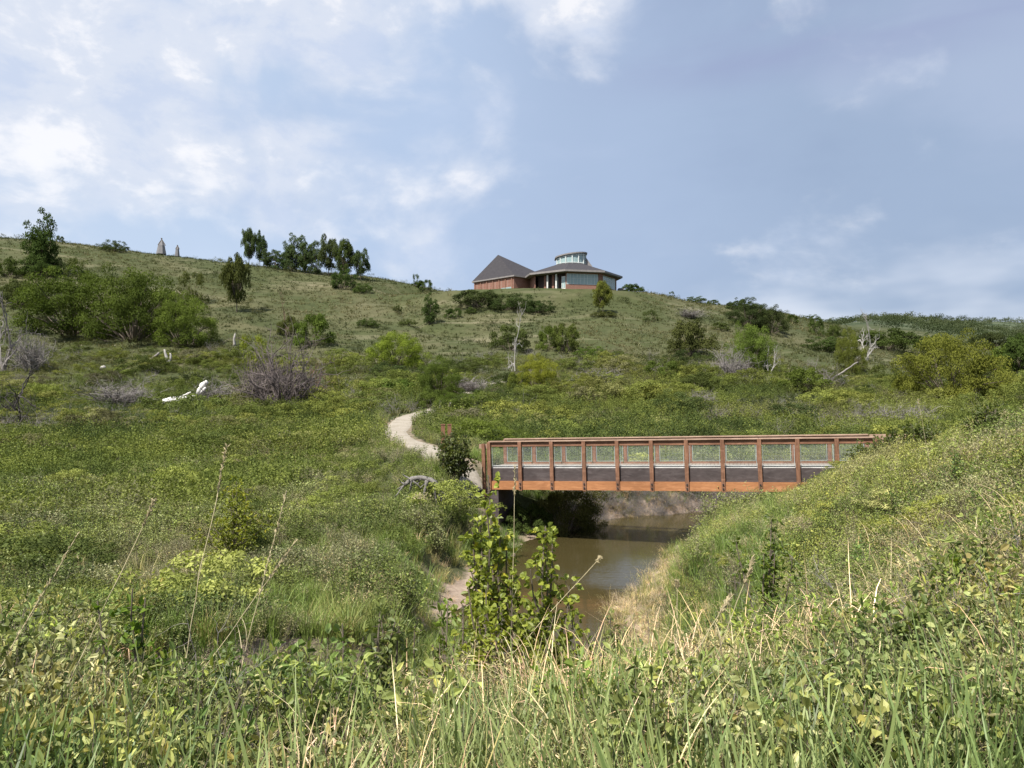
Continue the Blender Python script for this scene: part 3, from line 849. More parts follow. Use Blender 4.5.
# ------------------------------------------------------------------ plant prototypes
def bush_mesh(seed, n_clump=46, n_leaf=3600, leaf=.05, shape='round', fine=False, m=None):
    """unit bush: radius about 1, height about 1.  returns (foliage MB, stem MB)"""
    r = np.random.default_rng(seed); f = MB(); st = MB(); n_leaf = int(n_leaf * 1.7); leaf *= 1.3
    if n_clump >= 80: n_leaf = int(n_leaf * 1.5); leaf *= .72
    C = []
    while len(C) < n_clump:
        p = r.uniform(-1, 1, 3); p[2] = r.uniform(.05, 1)
        if shape == 'round':
            e = p[0] ** 2 + p[1] ** 2 + ((p[2] - .32) / .62) ** 2
            if e < 1 and (e > .38 or r.random() < .2): C.append(p)
        elif shape == 'column':
            w_ = .50 * (1 - (abs(p[2] - .5) / .58) ** 2.2)
            if np.hypot(p[0], p[1]) < w_: C.append(p)
        elif shape == 'tree':
            e = (p[0] / .8) ** 2 + (p[1] / .8) ** 2 + ((p[2] - .62) / .40) ** 2
            if e < 1 and (e > .3 or r.random() < .3): C.append(p)
        elif shape == 'spread':
            e = p[0] ** 2 + p[1] ** 2 + ((p[2] - .2) / .8) ** 2
            if e < 1 and p[2] < .3 + .7 * r.random(): C.append(p)
    C = np.array(C)
    # lumpy outline
    sc = 1 + r.normal(0, .13, n_clump); C[:, :2] *= sc[:, None]; C[:, 2] *= (1 + r.normal(0, .09, n_clump))
    rad = r.uniform(.10, .27, n_clump) * (1.0 if shape != 'column' else .75) * (46 / n_clump) ** .10
    w = rad ** 2; idx = r.choice(n_clump, n_leaf, p=w / w.sum())
    d = unit(r.normal(size=(n_leaf, 3))); rr = rad[idx] * r.random(n_leaf) ** .28; d[:, 2] = np.where(d[:, 2] < -.35, -d[:, 2], d[:, 2])
    P = C[idx] + d * rr[:, None] * np.array([1, 1, .75]); P[:, 2] = np.maximum(P[:, 2], .005)
    ax = np.cross(d, r.normal(size=(n_leaf, 3))) + d * .25
    cv = r.random(n_clump)
    v = np.clip(.6 * cv[idx] + .4 * r.random(n_leaf), 0, .95)
    leaves(f, P, ax, leaf * r.uniform(.7, 1.35, n_leaf), leaf * .62 * r.uniform(.8, 1.2, n_leaf), v=v, rng=r, simple=not fine, nb=d + np.array([0, 0, .25]))
    trunkh = {'round': .05, 'column': .05, 'tree': .25, 'spread': .03}[shape]
    base = np.array([[r.normal(0, .05), r.normal(0, .05), -.06] for _ in range(1 if shape in ('tree', 'column') else 5)])
    if shape in ('tree', 'column'): st.tube([(0, 0, -.06), (.01, .01, trunkh), (-.01, 0, .6)], [.035, .03, .012], 6)
    for c in C[::2]:
        b = base[r.integers(len(base))]; b2 = np.array([b[0] + c[0] * .15, b[1] + c[1] * .15, trunkh + c[2] * .15])
        mid = (b2 * .45 + c * .55) + r.normal(0, .04, 3); mid[2] += .04
        st.tube([b2 if shape in ('tree', 'column') else b, mid, c], [.013, .008, .003], 4, cap=False)
    return f, st

def dead_mesh(seed, n=9, twig=4, spread=.7, r0=.03, up=.9, droop=0.):
    """leafless shrub or tree, unit height about 1"""
    r = np.random.default_rng(seed); mb = MB()
    def grow(p, d, L, rad, lvl):
        k = 4; P = [p]; dd = d.copy()
        for _ in range(k):
            dd = unit(dd + r.normal(0, .22, 3) + np.array([0, 0, -droop * .1])); P.append(P[-1] + dd * L / k)
        mb.tube(P, np.linspace(rad, rad * .45, k + 1), 5 if lvl < 2 else 3, cap=lvl < 1)
        if lvl < 3:
            for _ in range(twig if lvl else twig + 1):
                q = P[r.integers(1, k + 1)]; nd_ = unit(dd * .6 + r.normal(0, .75, 3) + np.array([0, 0, .25]))
                grow(q, nd_, L * r.uniform(.4, .65), rad * .5, lvl + 1)
    for i in range(n):
        a = r.uniform(0, 2 * math.pi); s_ = spread * r.uniform(.3, 1)
        grow(np.array([r.normal(0, .04), r.normal(0, .04), -.04]), unit(np.array([math.cos(a) * s_, math.sin(a) * s_, up])), r.uniform(.5, .85), r0, 0 if n < 4 else 1)
    return mb

PROTO = {}
def proto(key, name, shape, seed, **k):
    f, st = bush_mesh(seed, shape=shape, **k)
    fm = f.build('foliage', M['leaf_obj'], lnk=False).data
    sm = st.build('stem', M['bark'], lnk=False).data
    PROTO[key] = (name, fm, sm)
proto('bushA', 'shrub', 'round', 1); proto('bushB', 'shrub', 'round', 2, n_clump=38); proto('bushC', 'shrub', 'round', 3, n_clump=60, n_leaf=4500)
proto('bigA', 'shrub', 'round', 4, n_clump=95, n_leaf=11000, leaf=.034); proto('bigB', 'shrub', 'round', 5, n_clump=105, n_leaf=11000, leaf=.034)
proto('lowA', 'shrub', 'spread', 6, n_clump=60, n_leaf=4000, leaf=.045)
proto('thin', 'shrub', 'round', 8, n_clump=26, n_leaf=1300, leaf=.05)
proto('colA', 'tree', 'column', 9, n_clump=60, n_leaf=4200, leaf=.036); proto('colB', 'tree', 'column', 10, n_clump=52, n_leaf=3800, leaf=.036); proto('colC', 'tree', 'column', 13, n_clump=44, n_leaf=3200, leaf=.036)
proto('treeA', 'tree', 'tree', 11, n_clump=64, n_leaf=6000, leaf=.045); proto('treeB', 'tree', 'tree', 12, n_clump=56, n_leaf=5200, leaf=.045)
DEAD = {}
DEAD['brushA'] = dead_mesh(21, 60, 4, 1.0, .013, 1.0).build('twigs', M['greytwig'], lnk=False).data
DEAD['brushB'] = dead_mesh(22, 56, 4, 1.1, .013, .9).build('twigs', M['greytwig'], lnk=False).data
DEAD['treeA'] = dead_mesh(23, 2, 4, .25, .028, 1.2).build('branches', M['deadwood'], lnk=False).data
DEAD['treeB'] = dead_mesh(24, 1, 4, .15, .03, 1.2).build('branches', M['greytwig'], lnk=False).data
DEAD['treeC'] = dead_mesh(25, 3, 4, .5, .030, 1.0).build('branches', M['deadwood'], lnk=False).data

def recolour(me, mm):
    c = me.copy(); c.materials.clear(); c.materials.append(mm); return c

def solve_Y(px, row, lo=8., hi=600.):
    """distance at which the ground shows at this row for this column (first hit)"""
    Y = np.geomspace(lo, hi, 700); x = (px - CX) / F * Y; z = height(x, Y)
    rr = HR - (z - EYE) / Y * F
    run = np.minimum.accumulate(rr)
    k = np.where(rr <= row)[0]
    if len(k): return float(Y[k[0]])
    return float(Y[np.argmin(rr)])

G_T = dict(dark=(.038, .060, .021), mid=(.058, .085, .024), olive=(.050, .068, .026), light=(.078, .105, .028), yel=(.125, .150, .030), grey=(.085, .092, .055), blue=(.046, .070, .034), vdark=(.030, .046, .020))
def plant(kind, px, row, wpx, hpx, tint, label, cat=None, group=None, Y=None, sink=.0, name=None):
    if Y is None: Y = solve_Y(px, row)
    x, y, z = at(px, Y); K = Y / F; w, h = wpx * K, hpx * K
    zt = EYE + (HR - row) / F * Y
    z = min(z, zt) if abs(z - zt) < 3 else z
    nm, fm, sm = PROTO[kind]
    rt = empty(name or nm, (x, y, z - .03 * h), random.uniform(0, 6.28))
    rt.scale = (w / 2 * (1.0 if kind[:3] not in ('col',) else 2.0),) * 2 + (h,)
    tag(rt, label, cat or nm, group)
    f = link(bpy.data.objects.new('crown' if nm == 'tree' else 'foliage', fm), rt)
    c = [a_ * b_ for a_, b_ in zip(G_T[tint] if isinstance(tint, str) else tint, (1.48, 1.36, 1.15))]
    f.color = (*[q * random.uniform(.93, 1.07) for q in c], 1)
    link(bpy.data.objects.new('trunk' if nm == 'tree' else 'stem', sm), rt)
    return rt
def dead(kind, px, row, wpx, hpx, label, cat='dead shrub', name='dead_shrub', mm=None, group=None, Y=None, part='branches', rot=None):
    if Y is None: Y = solve_Y(px, row)
    x, y, z = at(px, Y); K = Y / F
    me = DEAD[kind] if mm is None else recolour(DEAD[kind], mm)
    o = link(bpy.data.objects.new(name, me)); o.location = (x, y, z); o.rotation_euler = (0, 0, random.uniform(0, 6.28) if rot is None else rot)
    o.scale = (wpx * K * .62,) * 2 + (hpx * K / (1.15 if 'tree' in kind else .8),)
    tag(o, label, cat, group); return o

# ---- hillside and skyline plants: px, base row, width, height in the photograph, at the distance where the ground lies
SK = 'trees standing on the left skyline'
plant('bushC', 40, 277, 36, 26, 'dark', 'dark shrub crowding the foot of the upright tree on the far left slope')
plant('colA', 40, 276, 30, 58, 'dark', 'dark upright tree rising above the far left skyline', 'tree')
plant('bushA', 57, 240, 9, 7, 'blue', 'tiny round bush on the skyline just right of the dark upright tree', Y=236)
plant('lowA', 112, 251, 24, 12, 'dark', 'low dark shrub on the skyline left of the pointed shelters')
plant('treeA', 248, 262, 18, 34, 'blue', 'first tree of the skyline row, tallest at its left end', 'tree', SK, Y=232)
plant('treeB', 259, 262, 15, 31, 'blue', 'second tree of the skyline row, touching the leftmost', 'tree', SK, Y=233)
for i, (px, r, w, h, kd) in enumerate([(267, 264, 10, 18, 'colB'), (275, 266, 12, 19, 'colC'), (283, 268, 10, 19, 'colB'), (291, 270, 13, 33, 'colA'), (304, 272, 14, 36, 'colB'), (315, 273, 12, 32, 'colC'), (328, 276, 18, 36, 'treeB')]):
    lb = ['short narrow tree third from the left in the skyline row', 'short thin tree fourth from the left in the skyline row', 'small narrow tree in the dip of the skyline row',
          'tall narrow tree just right of the dip in the skyline row', 'tallest narrow tree in the middle of the skyline row', 'narrow tree right of the tallest middle one in the skyline row',
          'airy wide tree with sky showing through, third from the right of the skyline row'][i]
    plant(kd, px, r, w * 1.45, h, 'blue', lb, 'tree', SK, Y=230 - i)
plant('treeA', 345, 281, 24, 38, 'dark', 'darkest broad tree near the right end of the skyline row', 'tree', SK, Y=221)
plant('bushB', 343, 285, 24, 22, 'dark', 'dark bush under the broad tree ending the skyline row', Y=205)
plant('treeB', 360, 278, 22, 28, 'blue', 'last tree at the right end of the skyline row', 'tree', SK, Y=221)
plant('bushA', 424, 280, 18, 12, 'dark', 'round dark bush on the skyline left of the pyramid roof', Y=225)
plant('thin', 415, 279, 9, 14, 'dark', 'small pointed bush touching the round skyline bush', Y=226)
plant('bushB', 443, 284, 10, 8, 'dark', 'tiny bush on the skyline midway to the pyramid roof', Y=212)
plant('bushA', 456, 285, 10, 8, 'dark', 'tiny bush just left of the building on the skyline', Y=207)
plant('bushC', 633, 293, 22, 10, 'dark', 'dark low bush on the skyline right of the building', Y=197)
plant('thin', 672, 297, 7, 7, 'dark', 'tiny tuft of a bush on the skyline right of the building')
plant('lowA', 695, 298, 24, 7, 'dark', 'low dark bush on the skyline before the dark thicket')
plant('bushA', 713, 300, 12, 5, 'dark', 'very small bush touching the left end of the dark thicket')
# left slope
plant('bigA', 72, 334, 108, 62, (.046, .068, .020), 'large dark green bush, left third of the big thicket on the slope')
plant('bigB', 133, 341, 92, 72, (.048, .072, .020), 'large green bush, tallest middle part of the big thicket on the slope')
plant('bigA', 184, 346, 60, 50, 'light', 'yellower green bush, right end of the big thicket on the slope')
plant('thin', 193, 303, 30, 38, 'olive', 'olive sparse bush behind the right end of the big thicket')
plant('treeB', 236, 312, 34, 52, 'olive', 'lone olive tree with a bare trunk between the thicket and skyline row', 'tree')
plant('thin', 75, 280, 24, 26, 'olive', 'yellowish sparse bush above the big thicket')
plant('bushB', 8, 277, 30, 20, 'dark', 'dark bush at the picture edge left of the upright tree')
plant('bushC', 20, 305, 44, 26, 'olive', 'olive bush left above the big thicket')
plant('bushA', 312, 346, 44, 34, 'mid', 'green bush right of the reddish dead stem')
plant('bushB', 288, 336, 26, 22, 'olive', 'small olive bush at the foot of the reddish dead stem')
plant('thin', 250, 367, 32, 38, 'yel', 'yellow green sparse bush left of the grey brown brush')
plant('bigB', 396, 368, 54, 36, (.115, .145, .030), 'bright yellow green round bush on the lower slope below the skyline row')
plant('lowA', 362, 293, 20, 11, 'dark', 'small dark bush just below the end of the skyline row')
plant('lowA', 368, 327, 24, 9, 'dark', 'flat dark bush on the open slope below the skyline row')
plant('bushB', 397, 312, 9, 8, 'dark', 'very small dark bush on the open slope centre left')
plant('colA', 430, 325, 16, 28, 'dark', 'small dark upright tree on the open slope left of the building', 'tree')
plant('lowA', 407, 325, 18, 6, 'olive', 'flat olive bush left of the small dark upright tree')
plant('bushA', 454, 318, 17, 11, 'dark', 'small dark bush right of the small upright tree')
plant('bushB', 471, 314, 13, 8, 'dark', 'small dark bush under the left of the long dark shrubs')
plant('bushC', 478, 307, 44, 18, 'vdark', 'dark rounded shrub below the pyramid roof')
plant('lowA', 512, 310, 46, 17, 'vdark', 'long dark low shrub below the octagonal hall')
plant('lowA', 538, 313, 30, 14, 'vdark', 'right end of the long dark shrubs below the hall')
plant('treeA', 603, 314, 24, 30, 'light', 'lighter green small tree standing in front of the hall right end', 'tree')
plant('lowA', 604, 317, 28, 6, 'olive', 'flat bush at the foot of the tree in front of the hall')
plant('bushB', 510, 350, 38, 28, 'olive', 'olive bush around the pale dead tree on the mid slope')
plant('bushA', 549, 350, 24, 26, 'mid', 'green bush, left of the pair below the hall')
plant('bushC', 566, 352, 28, 30, 'mid', 'green bush, right of the pair below the hall')
plant('lowA', 592, 358, 34, 12, 'mid', 'low green bush right of the pair below the hall')
plant('bigA', 538, 391, 42, 34, 'yel', 'bright yellow green bush at the hill foot below the hall')
plant('bushA', 516, 393, 26, 22, 'light', 'light green bush touching the bright yellow green one')
plant('bushC', 692, 356, 44, 38, 'olive', 'grey olive bush on the slope right of the building')
plant('thin', 650, 322, 18, 14, 'olive', 'faint sparse bush on the slope right of the building')
plant('bigB', 750, 372, 46, 48, 'light', 'light green tall bush at the hill foot right of centre')
plant('bushA', 722, 330, 20, 8, 'olive', 'small olive bush left below the dark thicket')
plant('bigA', 748, 326, 42, 26, 'vdark', 'dark thicket on the ridge, left part')
plant('bigB', 772, 333, 34, 26, 'vdark', 'dark thicket on the ridge, right part going downhill')
plant('bushB', 739, 310, 24, 12, 'vdark', 'topmost dark bush of the ridge thicket')
for i, (px, r, w, h) in enumerate([(791, 322, 12, 8), (803, 322, 10, 9), (813, 318, 14, 6), (778, 303, 8, 5)]):
    pass
plant('bushA', 793, 323, 14, 9, 'dark', 'small dark bush right of the ridge thicket')
plant('lowA', 812, 320, 18, 6, 'dark', 'flat bush on the skyline right of the ridge thicket')
plant('bushA', 818, 335, 17, 18, 'olive', 'upright olive bush below the skyline right of the ridge thicket')
plant('bushC', 836, 339, 18, 15, 'olive', 'round olive bush right of the upright olive one')
plant('bushC', 885, 350, 60, 22, 'dark', 'dark bush behind the pale forked dead tree')
plant('lowA', 826, 352, 46, 16, 'dark', 'dark low bush left behind the pale forked dead tree')
plant('bigA', 850, 374, 30, 42, 'light', 'light green bush left of the pale forked dead tree')
plant('bigB', 950, 388, 92, 70, (.095, .118, .028), 'big yellow green bush standing alone on the right', Y=84)
plant('bushA', 905, 384, 30, 26, (.095, .118, .028), 'small yellow green bush at the left foot of the big one', Y=86)
plant('bushC', 990, 350, 40, 18, 'vdark', 'dark bush far behind the big yellow green one')
plant('bushC', 1010, 378, 44, 36, 'mid', 'green bush at the right picture edge')
plant('treeA', 1024, 345, 40, 42, 'dark', 'dark tree at the right picture edge reaching the skyline', 'tree', Y=130)
plant('bushB', 930, 350, 36, 16, 'dark', 'dark bush far behind and left of the big yellow green one')
plant('bushA', 660, 380, 40, 20, 'mid', 'green bush at the hill foot below the grey olive bush')
plant('bushB', 700, 392, 46, 22, 'olive', 'olive bush at the hill foot left of the tall light green one')
plant('bushC', 800, 392, 50, 26, 'mid', 'green bush at the hill foot left of the pale forked dead tree')
# valley floor plants
plant('bigA', 440, 427, 46, 38, 'mid', 'tall green bush behind the path bend', Y=88)
plant('bushC', 400, 404, 60, 26, 'mid', 'green bush left of the path bend', Y=92)
plant('bigB', 472, 442, 80, 30, (.088, .112, .030), 'bright green mound of a bush between the path and the footbridge', Y=46)
plant('bigA', 520, 445, 60, 24, 'light', 'green bush behind the left end of the footbridge', Y=45)
plant('bigB', 452, 403, 40, 22, 'mid', 'green bush hiding the path beyond its bend', Y=70)
plant('bushB', 478, 397, 40, 20, 'mid', 'round green bush left of the bright yellow green one hiding the path', Y=74)
plant('bushA', 495, 399, 34, 14, 'light', 'light green low bush before the bright yellow green one', Y=72)
plant('bushC', 428, 405, 30, 18, 'mid', 'smaller green bush right at the path bend', Y=76)
# leafless things
dead('treeC', 5, 372, 60, 92, 'grey leafless tree at the left picture edge', 'dead tree', 'dead_tree', M['greytwig'])
dead('brushA', 30, 372, 50, 34, 'grey leafless brush right of the grey leafless tree at the edge')
dead('treeC', 18, 424, 66, 66, 'dark bare crooked branches at the left edge of the valley floor', 'dead tree', 'dead_tree', M['darktwig'])
dead('brushB', 285, 408, 96, 62, 'wide grey brown leafless brush on the valley floor', mm=M['brownbrush'])
dead('brushA', 262, 404, 60, 44, 'lower grey leafless brush at the left of the wide one', mm=M['brownbrush'])
dead('treeA', 311, 400, 40, 52, 'red brown crooked dead stem standing in the grey brush', 'dead tree', 'dead_tree', M['redtwig'])
dead('treeB', 283, 332, 22, 46, 'reddish bare stem on the slope behind the green bush', 'dead tree', 'dead_tree', M['redtwig'])
dead('treeB', 516, 372, 34, 76, 'pale thin dead tree on the slope below the hall', 'dead tree', 'dead_tree', M['deadwood'])
dead('brushA', 600, 384, 70, 13, 'grey leafless brush at the hill foot below the hall')
dead('brushB', 730, 378, 50, 26, 'grey leafless brush left of the tall light green bush')
dead('brushA', 470, 392, 60, 13, 'grey leafless brush left of the bright yellow green bush at the hill foot')
dead('treeC', 868, 362, 36, 56, 'pale dead tree with upright forked branches beside a light green bush on the right', 'dead tree', 'dead_tree')
dead('treeA', 770, 376, 26, 44, 'pale dead tree at the right side of the tall light green bush', 'dead tree', 'dead_tree')
dead('brushB', 820, 388, 60, 16, 'grey tangle of fallen branches below the pale forked dead tree')
dead('brushA', 690, 318, 40, 8, 'faint grey brush high on the slope right of the building')
dead('brushB', 905, 408, 70, 18, 'grey dry brush in front of the big yellow green bush', Y=62)
dead('brushA', 120, 408, 90, 24, 'grey dry brush on the left valley floor before the big thicket')
dead('brushB', 215, 405, 60, 22, 'grey dry brush right of the white log')
dead('brushA', 700, 322 + 80, 50, 13, 'grey dry brush right of the centre hill foot', Y=78)

# ------------------------------------------------------------------ logs, stumps, stones
def log_thing(name, px, row, pts, rads, label, cat, mm, Y=None, extra=(), lift=0.):
    if Y is None: Y = solve_Y(px, row)
    x, y, z = at(px, Y); K = Y / F
    mb = MB()
    r = np.random.default_rng(int(px))
    def t(pts, rads):
        P = np.array([(a * K, c * K, b * K) for a, b, c in pts], float)
        P2 = densify(P, 3.2 * K); P2 = P2 + r.normal(0, .3 * K, P2.shape)
        R = np.interp(np.linspace(0, 1, len(P2)), np.linspace(0, 1, len(rads)), rads) * K * (1 + r.normal(0, .1, len(P2)))
        mb.tube(P2, np.abs(R), 8)
    t(pts, rads)
    for p, q in extra: t(p, q)
    o = mb.build(name, mm, smooth=True); o.location = (x, y, z + lift); tag(o, label, cat); return o
log_thing('fallen_log', 185, 405, [(-22, 2, 0), (-10, 4, 2), (2, 5, 3), (12, 9, 3), (20, 16, 2)], [3.2, 3.4, 2.8, 2, 1.2], 'white bleached log lying on the left valley floor', 'log', M['kerb'],
          extra=[([(2, 5, 3), (8, 3, -3), (14, 7, -6)], [2.2, 1.6, 1.0]), ([(12, 9, 3), (16, 19, 4), (21, 22, 4)], [2.6, 3.0, 2.2]), ([(-10, 4, 2), (-2, 9, 4), (4, 12, 4)], [1.6, 1.2, .6])], lift=.1)
log_thing('tree_stump', 167, 366, [(0, -1, 0), (-1, 8, 0), (-3, 16, 0)], [2, 1.6, .8], 'pale split stump standing behind the white log', 'stump', M['deadwood'], extra=[([(1, -1, 0), (3, 8, 1), (2, 13, 1)], [1.5, 1.1, .6])])
log_thing('fallen_log', 152, 364, [(-8, 0, 0), (0, 5, 1), (6, 11, 1)], [1.8, 1.6, 1], 'small dark grey fallen log left of the pale split stump', 'log', M['greytwig'])
log_thing('tree_stump', 234, 346, [(0, -1, 0), (0, 6, 0), (1, 13, 0)], [1.5, 1.2, .8], 'thin white stump right of the big thicket', 'stump', M['deadwood'])
log_thing('white_stone', 103, 371, [(-2, 0, 0), (0, 3, 0), (2, 3.5, 0)], [2.2, 2.8, 1.6], 'small white stone on the left valley floor below the thicket', 'stone', M['deadwood'])
log_thing('white_stone', 441, 381, [(-5, 1, 0), (0, 1.6, 0), (5, 1.2, 0)], [1.2, 1.8, 1.2], 'long white stone beside the far piece of path', 'stone', M['white'])
log_thing('fallen_log', 782, 388, [(-8, 1, 0), (0, 3, 1), (8, 3, 1)], [1.6, 2, 1.2], 'short white log at the hill foot right of centre', 'log', M['deadwood'])
log_thing('fallen_log', 838, 384, [(-18, 0, 0), (-4, 6, 2), (10, 14, 3), (22, 22, 4)], [1.3, 1.2, .9, .5], 'long grey fallen branch leaning left of the pale forked dead tree', 'log', M['greytwig'], extra=[([(-4, 6, 2), (4, 6, 4), (12, 8, 4)], [.9, .7, .4])])
# gnarled driftwood stump by the path
_rd = random.Random(4)
_arch = [(-23, 27, 0), (-16, 32, 2), (-7, 33, 3), (3, 31, 1), (10, 25, -1), (15, 16, -2)]
_tw = []
for _k in range(26):
    a_, b_, c_ = _arch[_rd.randrange(len(_arch))]; dx, dz = _rd.uniform(-11, 11), _rd.uniform(-16, 7)
    _tw.append(([(a_, b_, c_), (a_ + dx * .5 + _rd.uniform(-2, 2), b_ + dz * .45, c_ + _rd.uniform(-4, 4)), (a_ + dx, b_ + dz, c_ + _rd.uniform(-7, 7))], [_rd.uniform(.7, 1.5), .7, .25]))
log_thing('driftwood_stump', 428, 492, _arch, [1.4, 2.6, 2.1, 2.6, 2.2, 1.2], 'tangled grey driftwood stump on legs beside the shrub left of the footbridge', 'stump', M['driftwood'], Y=27,
          extra=[([(-1, 31, 1), (-3, 20, 0), (-6, 8, 0), (-5, -6, 0)], [2.0, 1.4, 1.1, .8]), ([(9, 26, 0), (7, 16, 1), (10, 4, 2), (8, -6, 2)], [1.7, 1.1, .9, .7])] + _tw)

# ------------------------------------------------------------------ near plants with real leaves
def near_plant(px, Y, h, w, tint, label, name='leafy_shrub', cat='shrub', leaf=.06, nst=9, nleaf=26, seed=1, toprow=None, barky='bark', asp=.72, lean=0.):
    x, y, z = at(px, Y)
    if toprow is not None: h = EYE + (HR - toprow) / F * Y - z
    r = np.random.default_rng(seed)
    rt = empty(name, (x, y, z)); tag(rt, label, cat)
    f, st = MB(), MB()
    for i in range(nst):
        a = r.uniform(0, 6.28); hf = r.uniform(.35, 1.0) if i else 1; ww = w * (1.35 - .75 * hf); top = np.array([math.cos(a) * ww * .5 * r.uniform(.3, 1.2) + lean, math.sin(a) * ww * .5 * r.uniform(.3, 1.2), h * hf])
        if i == 0: top[:2] = (lean, 0)
        b = np.array([r.normal(0, .05), r.normal(0, .05), -.1])
        t = np.linspace(0, 1, 8)[:, None]
        P = b + (top - b) * t + np.array([0, 0, .12 * h]) * np.sin(t * math.pi) * .5 + np.cumsum(r.normal(0, .012, (8, 3)), 0)
        st.tube(P, np.linspace(.011, .003, 8) * (1 + h * .3), 5)
        tt = r.uniform(.22, 1.0, nleaf) ** .8
        idx = tt * 7; i0 = np.minimum(idx.astype(int), 6); fr = (idx - i0)[:, None]
        Q = P[i0] * (1 - fr) + P[i0 + 1] * fr
        nb = 3   # side twigs carry leaf clusters
        d = unit(r.normal(size=(nleaf, 3)) + np.array([0, 0, .25]))
        tw = r.uniform(.03, .16, nleaf)[:, None] * w
        tip = Q + d * tw
        for q, e in zip(Q[::2], tip[::2]): st.tube([q, e], [.003, .002], 3, cap=False)
        for rep in range(nb):
            dd = unit(d + r.normal(0, .8, (nleaf, 3)))
            leaves(f, tip + r.normal(0, .012, tip.shape), dd, leaf * r.uniform(.6, 1.25, nleaf), leaf * asp * r.uniform(.8, 1.2, nleaf), v=r.random(nleaf) ** 1.1, rng=r, fold=.15)
    fo = f.build('foliage', M['leaf_obj_near'], rt); fo.color = (tint[0] * 1.5, tint[1] * 1.35, tint[2], 1)
    st.build('stem', M[barky], rt)
    return rt
SAP = (.165, .215, .045)
near_plant(497, 6.0, 1.8, .5, SAP, 'tall leafy sapling with round shiny leaves in front of the creek, left stem', 'sapling', 'sapling', leaf=.054, nst=15, nleaf=48, seed=31, toprow=478, asp=.85, lean=-.06)
near_plant(550, 5.9, 1.2, .62, SAP, 'lower leafy sapling with round leaves touching the tall one on its right', 'sapling', 'sapling', leaf=.054, nst=14, nleaf=42, seed=32, toprow=528, asp=.85)
near_plant(505, 5.5, .9, .95, SAP, 'spreading leafy sapling growth at the foot of the tall one', 'sapling', 'sapling', leaf=.05, nst=13, nleaf=30, seed=44, toprow=575, asp=.85)
near_plant(575, 5.8, .9, .5, SAP, 'small leafy sapling at the far right of the sapling group over the water', 'sapling', 'sapling', leaf=.05, nst=3, nleaf=16, seed=45, toprow=600, asp=.85)
near_plant(440, 5.6, .8, .45, (.10, .16, .035), 'small leafy sprout left of the tall sapling', 'sapling', 'sapling', leaf=.065, nst=5, nleaf=15, seed=33, toprow=588, asp=.5)
near_plant(768, 8.2, 1.3, .85, (.085, .135, .028), 'dark leafy bush with bare stem on the right bank', leaf=.055, nst=15, nleaf=46, seed=34, toprow=518, asp=.6)
near_plant(135, 4.9, .9, .55, (.085, .15, .025), 'dark green leafy bush low in the left foreground', leaf=.065, nst=9, nleaf=26, seed=35, toprow=577, asp=.6)
near_plant(238, 20, 2, 2.0, (.150, .190, .032), 'bright yellow green bushy shrub on the left valley floor', leaf=.10, nst=16, nleaf=46, seed=36, toprow=480, asp=.5)
near_plant(965, 8.0, .9, .7, (.09, .14, .028), 'green leafy bush on the slope at the right', leaf=.055, nst=9, nleaf=30, seed=37, toprow=538, asp=.6)
near_plant(948, 5.6, .8, .3, (.10, .16, .035), 'single leafy upright stem low on the right slope', leaf=.06, nst=3, nleaf=30, seed=38, toprow=560, asp=.5)
near_plant(380, 4.8, .7, .45, (.11, .15, .06), 'pale leafy sprout in front of the bare earth', leaf=.05, nst=7, nleaf=20, seed=39, toprow=612, asp=.6)
near_plant(455, 30.5, 1.6, 1.7, (.07, .095, .035), 'rounded shrub with reddish tips standing at the left end of the footbridge', leaf=.14, nst=22, nleaf=46, seed=40, toprow=432, asp=.5)
near_plant(421, 24.5, .6, .7, (.10, .13, .04), 'small plant carrying a cream flower head below the driftwood stump', 'flowering_plant', 'plant', leaf=.09, nst=6, nleaf=14, seed=41, toprow=497, asp=.4)
near_plant(1000, 5.2, .7, .8, (.085, .14, .03), 'broad leafy bush at the right picture edge', leaf=.055, nst=10, nleaf=26, seed=42, toprow=600, asp=.6)
near_plant(412, 6.2, .8, .42, (.10, .135, .045), 'leafy weed left of the small sprout by the sapling', 'leafy_weed', 'weed', leaf=.045, nst=9, nleaf=30, seed=61, toprow=626, asp=.5)
near_plant(462, 6.4, .8, .42, (.10, .135, .045), 'leafy weed at the left foot of the tall sapling', 'leafy_weed', 'weed', leaf=.045, nst=9, nleaf=30, seed=62, toprow=600, asp=.5)
near_plant(425, 5.2, .8, .42, (.10, .135, .045), 'low leafy weed below the small sprout by the sapling', 'leafy_weed', 'weed', leaf=.045, nst=9, nleaf=30, seed=63, toprow=650, asp=.5)
near_plant(610, 6.4, .8, .42, (.10, .135, .045), 'leafy weed at the water edge right of the saplings', 'leafy_weed', 'weed', leaf=.045, nst=9, nleaf=30, seed=64, toprow=616, asp=.5)
near_plant(345, 5.6, .8, .42, (.10, .135, .045), 'leafy weed left of the pale leafy sprout', 'leafy_weed', 'weed', leaf=.045, nst=9, nleaf=30, seed=65, toprow=622, asp=.5)
def flower_head():
    x, y, z = at(421, 24.4); r = np.random.default_rng(5); mb = MB()
    c = np.array([x, y, EYE + (HR - 497) / F * 24.4 + .02]); n = 160
    P = c + r.normal(0, 1, (n, 3)) * np.array([.17, .15, .07])
    leaves(mb, P, r.normal(size=(n, 3)) + np.array([0, 0, 1]), .04, .03, rng=r)
    o = mb.build('flower_head', M['straw']); tag(o, 'cream white flower head above the small plant by the stump', 'flowers')
flower_head()
